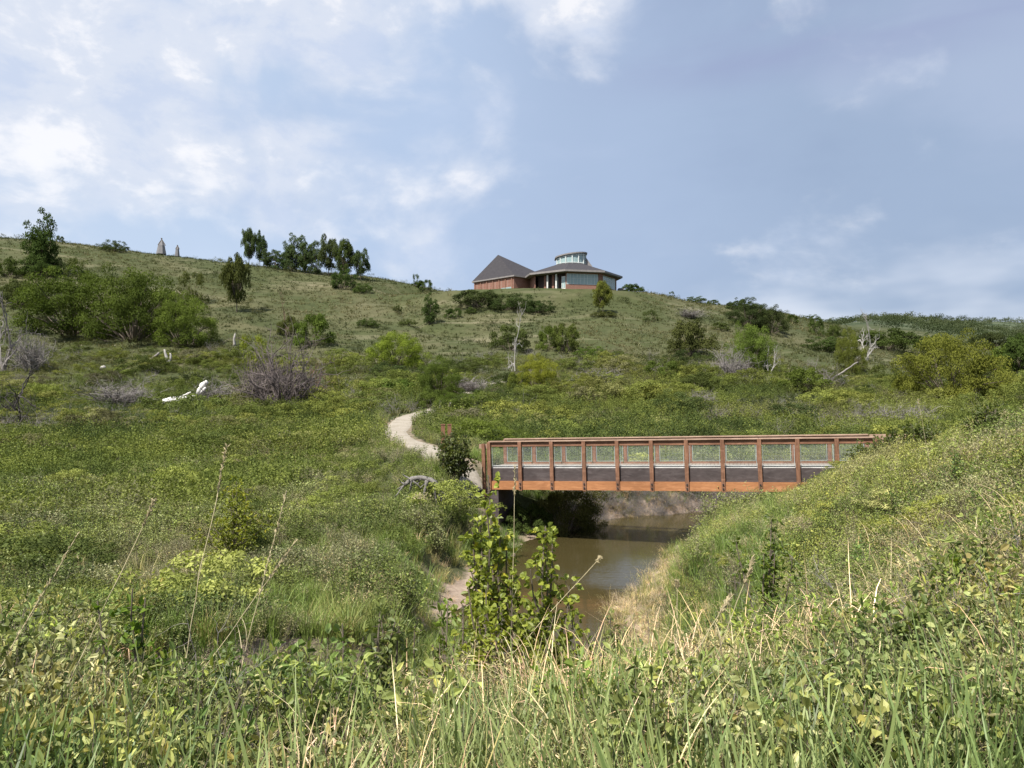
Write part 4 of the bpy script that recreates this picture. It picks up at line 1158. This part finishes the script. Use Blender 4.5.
for px_, Y_, tr_, sd_, lb_ in ((893, 20.5, 431, 51, 'leafy bush hiding the end of the rail at the right end of the footbridge'), (925, 18.5, 424, 52, 'leafy bush on the slope crest right of the rail end'), (868, 21.5, 446, 53, 'low leafy bush in front of the last footbridge post on the slope crest'), (985, 15, 408, 54, 'dark leafy bush on the slope crest near the right picture edge')):
    near_plant(px_, Y_, 1, 1.3, (.07, .10, .028), lb_, leaf=.075, nst=16, nleaf=40, seed=sd_, toprow=tr_, asp=.5)
# two old orange-brown rail posts behind the shrub
def old_posts():
    for px, lb in ((443, 'left one of two short orange brown posts behind the shrub by the path'), (449.5, 'right one of two short orange brown posts behind the shrub by the path')):
        x, y, z = at(px, 34); mb = MB(); h = EYE + (HR - 424) / F * 34 - z
        mb.box((-.08, -.08, -.3), (.08, .08, h - .05)); mb.box((-.095, -.095, h - .048), (.095, .095, h))
        o = mb.build('wooden_post', M['post_brown']); o.location = (x, y, z); o.rotation_euler = (0, 0, .2); tag(o, lb, 'post', 'short posts by the path')
old_posts()

# tall dry seed stalks in the foreground
def stalk(px0, row0, px1, row1, Y, label, head=.16, seed=1, curve=0., name='dry_grass_stalk'):
    r = np.random.default_rng(seed)
    a = np.array([(px0 - CX) / F * Y, Y, EYE + (HR - row0) / F * Y]); b = np.array([(px1 - CX) / F * Y, Y + .1, EYE + (HR - row1) / F * Y])
    g = hz(a[0], Y); rt = empty(name, (a[0], Y, g)); tag(rt, label, 'grass stalk', 'tall dry stalks in the foreground')
    o_ = np.array([a[0], Y, g]); a = a - o_; b = b - o_
    t = np.linspace(0, 1, 14)[:, None]
    root = a + (a - b) * max(0, (a[2] + .05)) / max(.1, (b - a)[2])
    P = root + (b - root) * t + np.array([curve, 0, 0]) * np.sin(t * math.pi) + r.normal(0, .003, (14, 3))
    mb = MB(); mb.tube(P, np.linspace(.0035, .0018, 14), 4); mb.build('stem', M['straw'], rt)
    f = MB(); n = 70; k = 13 - r.random(n) * 13 * head / 1.0
    k = np.clip(k, 0, 12.99); i0 = k.astype(int); fr = (k - i0)[:, None]
    Q = P[i0] * (1 - fr) + P[i0 + 1] * fr; d = unit((b - root))
    leaves(f, Q, d + r.normal(0, .35, (n, 3)), .028, .008, rng=r)
    f.build('seed_head', M['straw'], rt); f = MB()
    nl = 3; base = P[r.integers(3, 8, nl)]
    blades(f, base, r.uniform(0, 6.28, nl), r.uniform(.15, .3, nl), r.uniform(.6, 2, nl), .006, 5, rng=r)
    f.build('leaves', M['straw'], rt)
stalk(203, 598, 221, 447, 4.2, 'tallest dry grass stalk rising over the left valley floor', seed=1, curve=-.03)
stalk(110, 600, 146, 505, 4.0, 'dry stalk rising from the dark green leafy bush on the left', seed=2, head=.08)
stalk(36, 610, 70, 536, 3.8, 'dry stalk leaning right near the left picture edge', seed=3, head=.5)
stalk(262, 590, 282, 492, 4.4, 'dry stalk with seed head right of the yellow green shrub', seed=4, head=.4)
stalk(240, 620, 292, 545, 4.4, 'leaning dry stalk crossing below the yellow green shrub', seed=5)
stalk(513, 600, 515, 468, 5.6, 'very thin dry stalk rising in front of the footbridge', seed=6, head=.1)
stalk(560, 600, 601, 560, 5.6, 'bare pale twig sticking out right over the water', seed=7, head=.02)
stalk(690, 720, 758, 560, 4.2, 'long dry stem leaning right in front of the dark leafy bush', seed=8, head=.15)
stalk(640, 730, 735, 602, 3.6, 'long dry stem leaning across the centre foreground', seed=9, head=.1)
stalk(675, 690, 680, 585, 4.6, 'short upright dry stem on the right of the creek', seed=10, head=.05)
stalk(925, 440, 921, 400, 14, 'thin pale stem standing above the right slope', seed=11, head=.05)
stalk(1005, 740, 1012, 690, 2.9, 'short dry stalk in the bottom right corner', seed=12, head=.3)

# ------------------------------------------------------------------ ground cover (uncountable): instanced clumps
def gn_group():
    ng = bpy.data.node_groups.new('scatter_clumps', 'GeometryNodeTree')
    ng.interface.new_socket('Geometry', in_out='INPUT', socket_type='NodeSocketGeometry')
    for i in range(3): ng.interface.new_socket('Clump %d' % i, in_out='INPUT', socket_type='NodeSocketObject')
    ng.interface.new_socket('Geometry', in_out='OUTPUT', socket_type='NodeSocketGeometry')
    N, L = ng.nodes, ng.links
    gi = N.new('NodeGroupInput'); go = N.new('NodeGroupOutput'); jn = N.new('GeometryNodeJoinGeometry')
    def attr(nm, dt):
        n = N.new('GeometryNodeInputNamedAttribute'); n.data_type = dt; n.inputs['Name'].default_value = nm
        return [o for o in n.outputs if o.enabled and o.name == 'Attribute'][0]
    rot = attr('rot', 'FLOAT_VECTOR'); scl = attr('scl', 'FLOAT_VECTOR'); var = attr('var', 'INT')
    e2r = N.new('FunctionNodeEulerToRotation'); L.new(rot, e2r.inputs[0])
    for i in range(3):
        oi = N.new('GeometryNodeObjectInfo'); L.new(gi.outputs[i + 1], oi.inputs['Object'])
        oi.inputs['As Instance'].default_value = False
        cmp = N.new('FunctionNodeCompare'); cmp.data_type = 'INT'; cmp.operation = 'EQUAL'
        L.new(var, [s for s in cmp.inputs if s.enabled][0]); [s for s in cmp.inputs if s.enabled][1].default_value = i
        g2i = N.new('GeometryNodeGeometryToInstance'); L.new(oi.outputs['Geometry'], g2i.inputs[0])
        ip = N.new('GeometryNodeInstanceOnPoints')
        L.new(gi.outputs[0], ip.inputs['Points']); L.new(cmp.outputs[0], ip.inputs['Selection'])
        L.new(g2i.outputs[0], ip.inputs['Instance']); L.new(e2r.outputs[0], ip.inputs['Rotation']); L.new(scl, ip.inputs['Scale'])
        L.new(ip.outputs[0], jn.inputs[0])
    L.new(jn.outputs[0], go.inputs[0])
    return ng
GNG = gn_group()

def cover(name, protos, x, y, scl, tint, label=None, tilt=.12, sink=.02, rng=RNG):
    n = len(x); z = height(x, y) - sink
    my = float(np.median(y)); tint = tint * np.array([2.1, 1.85, 1.72] if my < 12 else [2.12, 1.86, 1.70] if my < 45 else [1.78, 1.58, 1.52])
    me = bpy.data.meshes.new(name); me.vertices.add(n); me.vertices.foreach_set('co', np.stack([x, y, z], 1).ravel())
    rot = np.stack([rng.normal(0, tilt, n), rng.normal(0, tilt, n), rng.uniform(0, 6.283, n)], 1)
    if scl.ndim == 1: scl = np.stack([scl * rng.uniform(.85, 1.15, n), scl * rng.uniform(.85, 1.15, n), scl * rng.uniform(.8, 1.2, n)], 1)
    for nm, ty, key, arr in (('rot', 'FLOAT_VECTOR', 'vector', rot), ('scl', 'FLOAT_VECTOR', 'vector', scl), ('tint', 'FLOAT_COLOR', 'color', np.concatenate([tint, np.ones((n, 1))], 1)), ('var', 'INT', 'value', rng.integers(0, 3, n))):
        a = me.attributes.new(nm, ty, 'POINT'); a.data.foreach_set(key, (arr.astype(np.float32) if ty != 'INT' else arr.astype(np.int32)).ravel())
    o = bpy.data.objects.new(name, me); link(o)
    md = o.modifiers.new('scatter', 'NODES'); md.node_group = GNG
    ids = [it.identifier for it in GNG.interface.items_tree if it.in_out == 'INPUT' and it.socket_type == 'NodeSocketObject']
    for i, k in enumerate(ids): md[k] = protos[i % len(protos)]
    for p_ in protos[:1]: me.materials.append(p_.data.materials[0])
    tag(o, label, name.replace('_', ' '), kind='stuff')
    return o

def field(n, px0, px1, Y0, Y1, p=1.0, rng=RNG):
    """ground points: areal density falls as Y**-p inside the wedge of view"""
    u = rng.random(n); e = 2 - p
    Y = (Y0 ** e + u * (Y1 ** e - Y0 ** e)) ** (1 / e) if abs(e) > 1e-6 else Y0 * (Y1 / Y0) ** u
    px = rng.uniform(px0, px1, n); x = (px - CX) / F * Y
    return x, Y, px
LOGP = at(185, solve_Y(185, 405))
def keep(x, y, px, creek=.9, path=1.1, extra=None):
    z, cd, pd = height(x, y, True)
    m = (cd > creek) & (pd > path)
    d = BR1 - BR0; L = np.hypot(d[0], d[1]); ux, uy = d[0] / L, d[1] / L
    s_ = (x - BR0[0]) * ux + (y - BR0[1]) * uy; t_ = -(x - BR0[0]) * uy + (y - BR0[1]) * ux
    m &= ~((s_ > -.3) & (s_ < L + .2) & (t_ > -.35) & (t_ < 2.5))
    lx, ly, lz_ = LOGP; m &= ~((np.abs(x - lx) < ly * .04) & (y > ly - 9) & (y < ly + 1.5))
    m &= ~((np.abs(x - 8) < 24) & (y > 187) & (y < 222))
    if extra is not None: m &= extra
    return x[m], y[m], px[m], cd[m]

def clump_leafy(seed, n=150, h=.55, w=.5, leaf=.04, asp=.55, stems=9, fold=.2):
    r = np.random.default_rng(seed); mb = MB(); n = int(n * 1.45); stems += 2; w *= 1.25; h *= .95
    for i in range(stems):
        a = r.uniform(0, 6.28); q = r.uniform(.1, 1) * w * .5; top = np.array([math.cos(a) * q, math.sin(a) * q, h * r.uniform(.55, 1)])
        b = top * np.array([.25, .25, 0]); b[2] = -.03
        t = np.linspace(0, 1, 4)[:, None]; P = b + (top - b) * t + r.normal(0, .012, (4, 3))
        mb.tube(P, [.003, .0027, .002, .001], 3, mi=1, cap=False)
        m = n // stems; tt = r.uniform(.2, .999, m) ** .75 * 2.999; i0 = tt.astype(int); fr = (tt - i0)[:, None]
        Q = P[i0] * (1 - fr) + P[i0 + 1] * fr; d = unit(r.normal(size=(m, 3)) * np.array([1, 1, .6]) + np.array([0, 0, .45]))
        leaves(mb, Q + d * r.uniform(0, .06, m)[:, None], d, leaf * r.uniform(.55, 1.3, m), leaf * asp * r.uniform(.8, 1.2, m), v=r.random(m), rng=r, fold=fold)
    return mb.build('leafy_clump', [M['leaf_gn'], M['bark']], lnk=False)
def clump_grass(seed, n=38, h=.6, w=.22, bw=.010, bend=(.2, 1.3), name='grass_clump', segs=4):
    r = np.random.default_rng(seed); mb = MB()
    a = r.uniform(0, 6.28, n); q = np.abs(r.normal(0, .5, n)) * w; b = np.stack([np.cos(a) * q, np.sin(a) * q, np.full(n, -.03)], 1)
    blades(mb, b, a + r.normal(0, .7, n), h * r.uniform(.45, 1.1, n), r.uniform(bend[0], bend[1], n), bw * r.uniform(.6, 1.3, n), segs, v=r.random(n), rng=r)
    return mb.build(name, [M['blade_gn']], lnk=False)
def clump_far(seed, n=110, h=.8, w=1.2, leaf=.11, asp=.6):
    r = np.random.default_rng(seed); mb = MB(); k = 9
    C = np.stack([r.uniform(-.5, .5, k) * w, r.uniform(-.5, .5, k) * w, r.uniform(.2, .8, k) * h], 1); cv = r.random(k)
    i = r.integers(0, k, n); d = unit(r.normal(size=(n, 3))); P = C[i] + d * r.uniform(.3, 1, n)[:, None] * np.array([.22 * w, .22 * w, .25 * h]); P[:, 2] = np.maximum(P[:, 2], 0)
    leaves(mb, P, np.cross(d, r.normal(size=(n, 3))) + d * .3, leaf * r.uniform(.6, 1.4, n), leaf * asp, v=np.clip(.5 * cv[i] + .5 * r.random(n), 0, .95), rng=r, simple=True, nb=d + np.array([0, 0, .4]))
    return mb.build('shrub_clump', [M['leaf_far']], lnk=False)
def clump_twig(seed, n=14, h=.6):
    mb = dead_mesh(seed, n, 3, .9, .006, .9)
    o = mb.build('twig_clump', [M['greytwig']], lnk=False)
    return o

P_leaf = [clump_leafy(101, leaf=.036), clump_leafy(102, leaf=.042, asp=.65), clump_leafy(103, leaf=.032, asp=.5)]
P_leafB = [clump_leafy(104, 130, .7, .55, .055, .4), clump_leafy(105, 130, .6, .5, .05, .7), clump_leafy(106, 130, .65, .6, .06, .35)]
P_sage = [clump_leafy(107, 190, .5, .5, .035, .22, 14), clump_leafy(108, 190, .55, .5, .04, .2, 14), clump_leafy(109, 170, .5, .5, .03, .25, 12)]
P_grass = [clump_grass(111), clump_grass(112, 34, .7, .2, .012), clump_grass(113, 44, .55, .26, .009, (.3, 1.7))]
P_wide = [clump_grass(114, 16, .72, .14, .021, (.1, .9), segs=5), clump_grass(115, 14, .65, .16, .024, (.2, 1.3), segs=5), clump_grass(116, 18, .8, .14, .018, (.1, .7), segs=5)]
P_dry = [clump_grass(117, 34, .5, .28, .007, (.8, 3.4), segs=7), clump_grass(118, 30, .42, .3, .009, (1.2, 4.5), segs=8), clump_grass(119, 36, .55, .24, .006, (.4, 2.8), segs=6)]
P_far = [clump_far(121), clump_far(122), clump_far(123)]
P_mid = [clump_far(124, 190, .8, 1.0, .07), clump_far(125, 190, .7, 1.0, .075, .5), clump_far(126, 190, .9, .9, .065, .7)]
P_hg = [clump_grass(127, 26, .5, .9, .06, (.2, 1.2), segs=2), clump_grass(128, 26, .45, 1.0, .07, (.2, 1.4), segs=2), clump_grass(129, 24, .5, .9, .06, (.2, 1.0), segs=2)]
def clump_mound(seed, n=2400, leaf=.04, h=.75):
    f, st = bush_mesh(seed, n_clump=34, n_leaf=n, leaf=leaf)
    for V in f.V: V[:, 2] *= h
    o = f.build('mound_clump', [M['leaf_far']], lnk=False)
    return o
P_mound = [clump_mound(141), clump_mound(142, 2000, .045, .85), clump_mound(143, 2600, .036, .65)]
P_twig = [clump_twig(131), clump_twig(132), clump_twig(133)]

def tints(n, cols, w=None, jit=.12, rng=RNG):
    c = np.array(cols, float)[rng.choice(len(cols), n, p=w)]
    return c * rng.normal(1, jit, (n, 1)).clip(.55, 1.5) * rng.normal(1, .04, (n, 3))
def tints_noise(x, y, scale, seed, cols, jit=.10, rng=RNG):
    """colour drifts through cols in patches"""
    cols = np.array(cols); v = np.clip((vnoise(x, y, scale, seed) - .22) / .56 + rng.normal(0, .09, len(x)), 0, .999) * (len(cols) - 1)
    i = v.astype(int); f = (v - i)[:, None]
    return (cols[i] * (1 - f) + cols[i + 1] * f) * rng.normal(1, jit, (len(x), 1)).clip(.6, 1.4)

GREEN1, GREEN2, YG, SAGE, STRAW, DARKG = (.085, .125, .035), (.115, .155, .045), (.155, .175, .045), (.165, .185, .105), (.42, .36, .23), (.045, .07, .022)

# -- foreground: broad blades and grass at the camera's feet, leafy growth behind
x, y, px = field(3000, -350, 1370, 1.9, 4.3, .8); d = vnoise(x, y, 1.1, 51)
x, y, px, cd = keep(x, y, px, extra=(d > .50))
cover('tall_green_grass', P_wide, x, y, RNG.uniform(.5, 1.0, len(x)) * (1 - .25 * sstep(3, 4.4, y)), tints_noise(x, y, .9, 52, [(.048, .082, .030), (.065, .105, .038), (.095, .13, .055)]), 'broad green grass blades along the bottom of the picture')
x, y, px = field(3000, -350, 1370, 2.0, 9, 1.5); d = vnoise(x, y, 1.7, 53)
x, y, px, cd = keep(x, y, px, extra=(d > .53))
cover('fine_green_grass', P_grass, x, y, RNG.uniform(.5, .9, len(x)), tints_noise(x, y, 1.5, 54, [(.055, .09, .03), (.08, .115, .04), (.11, .135, .05), (.17, .17, .09)]), 'fine green grass mixed through the foreground')
x, y, px = field(5600, -350, 1370, 2.2, 12, 1.1); d = vnoise(x, y, 1.3, 57) + .12 * (np.abs(px - 640) < 130) + .10 * (np.abs(px - 340) < 80)
x, y, px, cd = keep(x, y, px, creek=.3, extra=(d > .50))
cover('dry_curled_grass', P_dry, x, y, RNG.uniform(.85, 1.45, len(x)), tints(len(x), [(.36, .31, .20), (.46, .41, .30), (.26, .23, .13), (.34, .26, .19), (.20, .21, .09)]), 'dry curled straw coloured grass among the green')
x, y, px = field(8000, -350, 1370, 2.7, 13.5, 1.2); d = .10 + vnoise(x, y, 1.5, 58) + .10 * (px > 780) + .06 * (px < 330)
x, y, px, cd = keep(x, y, px, extra=(d > .47))
k_ = vnoise(x, y, .9, 201) + RNG.normal(0, .10, len(x))
sz_ = RNG.uniform(.6, 1.1, len(x)) * (1 - .15 * ((px > 350) & (px < 400)) + .20 * ((px < 350) & (y > 3.6)) + .28 * ((px > 400) & (px < 660) & (y > 3.8)))
for nm_, pr_, m_, cl_, lb_ in (('leafy_undergrowth', P_leaf, k_ > .56, [(.060, .092, .035), (.095, .128, .050), (.14, .165, .075), (.17, .19, .105)], 'leafy pale green undergrowth covering the near slope'),
                               ('narrow_leaf_weeds', P_leafB, (k_ > .46) & (k_ <= .56), [(.045, .080, .024), (.075, .115, .034), (.12, .15, .05), (.16, .15, .06)], 'darker narrow leaved weeds filling gaps in the pale undergrowth'),
                               ('feathery_weeds', P_sage, k_ <= .46, [(.09, .12, .045), (.15, .165, .085), (.21, .20, .125)], 'feathery yellow and grey green weeds in the foreground')):
    cover(nm_, pr_, x[m_], y[m_], sz_[m_], tints_noise(x[m_], y[m_], .7, 59, cl_, jit=.2), lb_)
x, y, px = field(1400, -350, 1370, 2.6, 11, 1.2); x, y, px, cd = keep(x, y, px, extra=(vnoise(x, y, 1.6, 60) > .52))
cover('broadleaf_weeds', P_leafB, x, y, RNG.uniform(.6, 1.05, len(x)), tints_noise(x, y, 1.4, 61, [(.06, .11, .025), (.10, .155, .035), (.15, .18, .04)]), 'broad leaved green weeds in the foreground')
x, y, px = field(420, -300, 1300, 3.0, 10, .9); x, y, px, cd = keep(x, y, px, extra=(vnoise(x, y, 1.2, 62) > .5))
cover('dry_twigs', P_twig, x, y, RNG.uniform(.4, .75, len(x)), tints(len(x), [(1, 1, 1)]), 'dry grey twigs poking through the foreground growth')
# -- right slope
x, y, px = field(11000, 620, 1500, 9, 30, 1.0); d = vnoise(x, y, 2.2, 63)
x, y, px, cd = keep(x, y, px, extra=(d > .40) & (px > 600 + (y - 9) * 8))
cover('slope_shrubs', P_leaf, x, y, RNG.uniform(.6, 1.15, len(x)), tints_noise(x, y, 2.4, 64, [(.06, .095, .028), (.10, .14, .04), (.145, .17, .05), (.16, .18, .09)]), 'low leafy shrubs covering the right slope')
x, y, px = field(6500, 620, 1500, 8, 30, 1.0); d = vnoise(x, y, 2.6, 65)
x, y, px, cd = keep(x, y, px, extra=(d > .47) & (px > 600 + (y - 9) * 8))
x3, y3, p3 = field(520, 640, 1500, 8, 28, .9)
x3, y3, p3, c3 = keep(x3, y3, p3, creek=1.6, extra=(vnoise(x3, y3, 2.6, 95) > .46) & (p3 > 640 + (y3 - 9) * 8))
cover('slope_bushes', P_mound, x3, y3, RNG.uniform(.22, .60, len(x3)), tints_noise(x3, y3, 2.4, 96, [(.050, .078, .022), (.09, .125, .032), (.145, .17, .045), (.17, .185, .10)], jit=.2), 'rounded leafy bushes on the right slope', tilt=.08, sink=.05)
cover('grey_green_sage', P_sage, x, y, RNG.uniform(.65, 1.15, len(x)), tints_noise(x, y, 2.0, 66, [(.17, .19, .11), (.22, .23, .15), (.28, .27, .18)]), 'grey green sage and pale grass on the right slope')
x, y, px = field(5000, 600, 1500, 8, 30, 1.0); d = vnoise(x, y, 1.8, 67)
x, y, px, cd = keep(x, y, px, creek=.2, extra=(d > .52) | (px < 700))
cover('slope_dry_grass', P_dry, x, y, RNG.uniform(.6, 1.0, len(x)), tints(len(x), [STRAW, (.34, .31, .17), (.24, .24, .10), (.15, .17, .05)]), 'dry grass tufts on the right slope and creek edge')
# -- left valley floor
x, y, px = field(17000, -350, 760, 11, 62, 1.1); d = vnoise(x, y, 3.0, 70)
x, y, px, cd = keep(x, y, px, creek=2.1, extra=(d > .30) & ~((px > 560) & (y < 26)))
m = ~((cd < 2.2) & (y < 30) & (x < 1) & (x > -3.5) & (y > 18))
x, y, px, cd = x[m], y[m], px[m], cd[m]
q_ = vnoise(x, y, 2.6, 71, 2)
cover('valley_shrub_cover', P_leaf + [], x, y, RNG.uniform(.8, 1.25, len(x)) * (.55 + 2.3 * np.clip(q_ - .3, 0, 1)), tints_noise(x, y, 2.8, 72, [(.12, .135, .08), (.05, .075, .026), (.08, .11, .034), (.105, .135, .042), (.110, .14, .060), (.10, .12, .06)], jit=.18), 'low green shrubs covering the valley floor left of the creek')
x, y, px = field(8000, -350, 1100, 22, 62, .8); d = vnoise(x, y, 4.0, 73)
x, y, px, cd = keep(x, y, px, creek=2.3, path=1.7, extra=(d > .45) & ~((px > 560) & (y < 30)))
cover('valley_bushes', P_mid, x, y, RNG.uniform(.55, 1.0, len(x)) ** 1.6 * 1.7 * (1 - .35 * ((np.abs(x + 4) < 5) & (y < 45))), tints_noise(x, y, 7, 74, [(.040, .060, .020), (.065, .092, .026), (.10, .13, .034), (.08, .09, .05)]), 'denser green bushes on the valley floor')
x, y, px = field(9000, -350, 760, 11, 60, .8); d = vnoise(x, y, 2.6, 75)
x, y, px, cd = keep(x, y, px, creek=1.0, extra=(d > .50))
m = RNG.random(len(x)) < .5; x, y = x[m], y[m]
x9, y9, p9 = field(3600, -350, 760, 11, 60, 1.0); x9, y9, p9, c9 = keep(x9, y9, p9, creek=2.2, extra=(vnoise(x9, y9, 3.4, 97) > .54))
cover('valley_sage', P_sage, x9, y9, RNG.uniform(.8, 1.7, len(x9)), tints_noise(x9, y9, 3, 98, [(.13, .14, .09), (.18, .19, .12), (.22, .21, .13)]), 'grey green feathery plants in patches on the valley floor')
x9, y9, p9 = field(2600, -350, 760, 12, 62, 1.0); x9, y9, p9, c9 = keep(x9, y9, p9, creek=1.5, extra=(vnoise(x9, y9, 3.1, 99) > .57))
cover('valley_dry_grass', P_dry, x9, y9, RNG.uniform(.8, 1.5, len(x9)), tints(len(x9), [(.30, .27, .17), (.22, .20, .12), (.17, .18, .08)]), 'patches of dry grass between the valley shrubs')
cover('valley_grass', P_grass, x, y, RNG.uniform(.7, 1.1, len(x)), tints_noise(x, y, 4, 76, [(.10, .13, .04), (.15, .16, .07), (.22, .20, .11)]), 'grass growing between the valley shrubs')
x, y, px = field(900, -350, 760, 12, 62, .9)
x, y, px, cd = keep(x, y, px, creek=2.6, path=2.6, extra=(vnoise(x, y, 4.5, 91) > .44) & ~((px > 560) & (y < 32)) & ~((px > 300) & (y < 24)))
cover('rounded_bushes', P_mound, x, y, RNG.uniform(.35, 1.0, len(x)) ** 1.5 * 1.6, tints_noise(x, y, 5, 92, [(.040, .058, .020), (.070, .095, .028), (.10, .13, .036), (.12, .145, .048), (.11, .125, .07)], jit=.2), 'rounded low bushes rising from the valley shrub cover', tilt=.05, sink=.08)
x, y, px = field(1900, -350, 1500, 45, 135, .9); x, y, px, cd = keep(x, y, px, creek=2.6, path=3, extra=(vnoise(x, y, 9, 93) > .42))
cover('hill_foot_bushes', P_mound, x, y, RNG.uniform(.35, 1.0, len(x)) ** 1.6 * (2.2 + 1.0 * (y > 62)), tints_noise(x, y, 9, 94, [(.026, .040, .015), (.045, .064, .020), (.075, .10, .026), (.11, .13, .034), (.075, .08, .05)], jit=.2), 'rounded green bushes scattered over the flat ground before the hill', tilt=.05, sink=.1)
# lush smooth grass on the creek's left bank and along the water
x, y, px = field(12000, 0, 800, 10.5, 46, .7)
x, y, px, cd = keep(x, y, px, creek=.7)
m = (cd < 4.2 + vnoise(x, y, 3, 78) * 2) & (vnoise(x, y, 2.2, 79) > .36) & (cd > .7 + .8 * (y < 24) * (y > 18.5) * (x < 1) - .5 * (y < 18) + 1.3 * (y < 27) * (x > 1))
x, y, px, cd = x[m], y[m], px[m], cd[m]
cover('creek_bank_grass', P_grass, x, y, RNG.uniform(.7, 1.15, len(x)), tints_noise(x, y, 3, 80, [(.065, .11, .03), (.085, .135, .035), (.11, .15, .05)]), 'lush green grass on the creek banks')
x, y, px = field(2600, 250, 800, 13, 46, .5); x, y, px, cd = keep(x, y, px, creek=.05)
m = (cd < 2.6) & (vnoise(x, y, 1.1, 81) > .5); x, y = x[m], y[m]
cover('creek_edge_straw', P_dry, x, y, RNG.uniform(.5, .9, len(x)), tints(len(x), [(.34, .27, .18), (.26, .21, .14), (.20, .19, .08)]), 'matted straw and roots along the muddy creek edge')
x, y, px = field(12000, 560, 900, 31.5, 45, .2); x, y, px, cd = keep(x, y, px, creek=.3)
m = (cd < 3.2); x2, y2 = x[m], y[m]; h_ = RNG.random(len(x2)) < .55
cover('bank_roots', P_twig, x2[h_], y2[h_], RNG.uniform(.5, 1.0, int(h_.sum())), tints(int(h_.sum()), [(1, 1, 1)]), 'grey roots and dead twigs on the eroded far creek bank', tilt=.5)
cover('bank_straw', P_dry, x2[~h_], y2[~h_], RNG.uniform(.7, 1.3, int((~h_).sum())), tints(int((~h_).sum()), [(.22, .18, .12), (.16, .14, .08), (.10, .12, .04)]), 'hanging dry grass on the eroded far creek bank', tilt=.3)
m = (cd > 2.0) & (cd < 8); x, y = x[m], y[m]
cover('far_bank_shrubs', P_leaf, x, y, RNG.uniform(.9, 1.6, len(x)), tints_noise(x, y, 3, 90, [(.05, .075, .024), (.085, .115, .035), (.12, .14, .05)]), 'green shrubs along the top of the far creek bank')
x, y, px = field(1500, 560, 720, 12, 27, .8); x, y, px, cd = keep(x, y, px, creek=.3)
m = (cd < 2.6) & (x > 1); x, y = x[m], y[m]
cover('pale_bank_straw', P_dry, x, y, RNG.uniform(.5, .95, len(x)), tints(len(x), [(.20, .18, .14), (.15, .14, .10), (.085, .10, .04), (.24, .21, .17)]), 'pale straw along the right water edge')
# -- behind the creek to the hill foot
x, y, px = field(16000, -350, 1500, 42, 135, .9); d = vnoise(x, y, 9.0, 82) + .12 * (y < 85)
x, y, px, cd = keep(x, y, px, creek=2.0, path=2.0, extra=(d > .44))
cover('hill_foot_shrubs', P_mid, x, y, RNG.uniform(.9, 2.1, len(x)) * (1 - .3 * (y > 105)), tints_noise(x, y, 14, 83, [(.030, .046, .017), (.048, .070, .021), (.075, .10, .027), (.10, .125, .032), (.065, .07, .042)]), 'green shrubs filling the flat ground up to the hill foot')
x, y, px = field(1500, -350, 1500, 50, 140, .8); d = vnoise(x, y, 11.0, 84)
x, y, px, cd = keep(x, y, px, creek=2.0, path=1.6, extra=(d > .54))
cover('grey_brush', P_twig, x, y, RNG.uniform(1.2, 2.4, len(x)), tints(len(x), [(1, 1, 1)]), 'grey leafless brush between the hill foot shrubs')
x, y, px = field(42000, -350, 1500, 55, 260, .8); x, y, px, cd = keep(x, y, px, creek=2.0, path=1.6)
cover('hill_grass', P_hg, x, y, RNG.uniform(.7, 1.5, len(x)), tints_noise(x, y, 16, 85, [(.032, .044, .016), (.046, .058, .021), (.060, .068, .028), (.095, .095, .048)]), 'short olive and dry grass on the hillside')
x, y, px = field(4200, -350, 1500, 115, 300, .9); d = vnoise(x * 1.0, y * 1.6, 22.0, 86)
x, y, px, cd = keep(x, y, px, extra=(d > .47))
cover('hillside_scrub', P_far, x, y, RNG.uniform(.5, 1.0, len(x)) ** 1.5 * 2.2, tints_noise(x, y, 14, 87, [(.030, .042, .018), (.048, .060, .024), (.07, .075, .038)]), 'low dark scrub scattered over the hillside')
x, y, px = field(5200, 620, 1500, 330, 900, .8); x, y, px, cd = keep(x, y, px, extra=vnoise(x, y, 60, 88) > .42 + .16 * (px < 880))
cover('far_woodland', P_far, x, y, RNG.uniform(3, 7.5, len(x)), tints_noise(x, y, 60, 89, [(.022, .034, .018), (.035, .05, .024), (.05, .065, .035)]), 'distant dark woodland on the far ridge', tilt=.03)
# overhanging dark bush cluster on the bank under the bridge
plant('bigA', 566, 535, 78, 54, (.060, .068, .030), 'dark overhanging bush on the creek bank under the footbridge', Y=33)
plant('bushC', 527, 520, 44, 30, (.05, .075, .026), 'green bush on the bank below the left end of the footbridge', Y=31.8)

print('objects', len(bpy.data.objects))
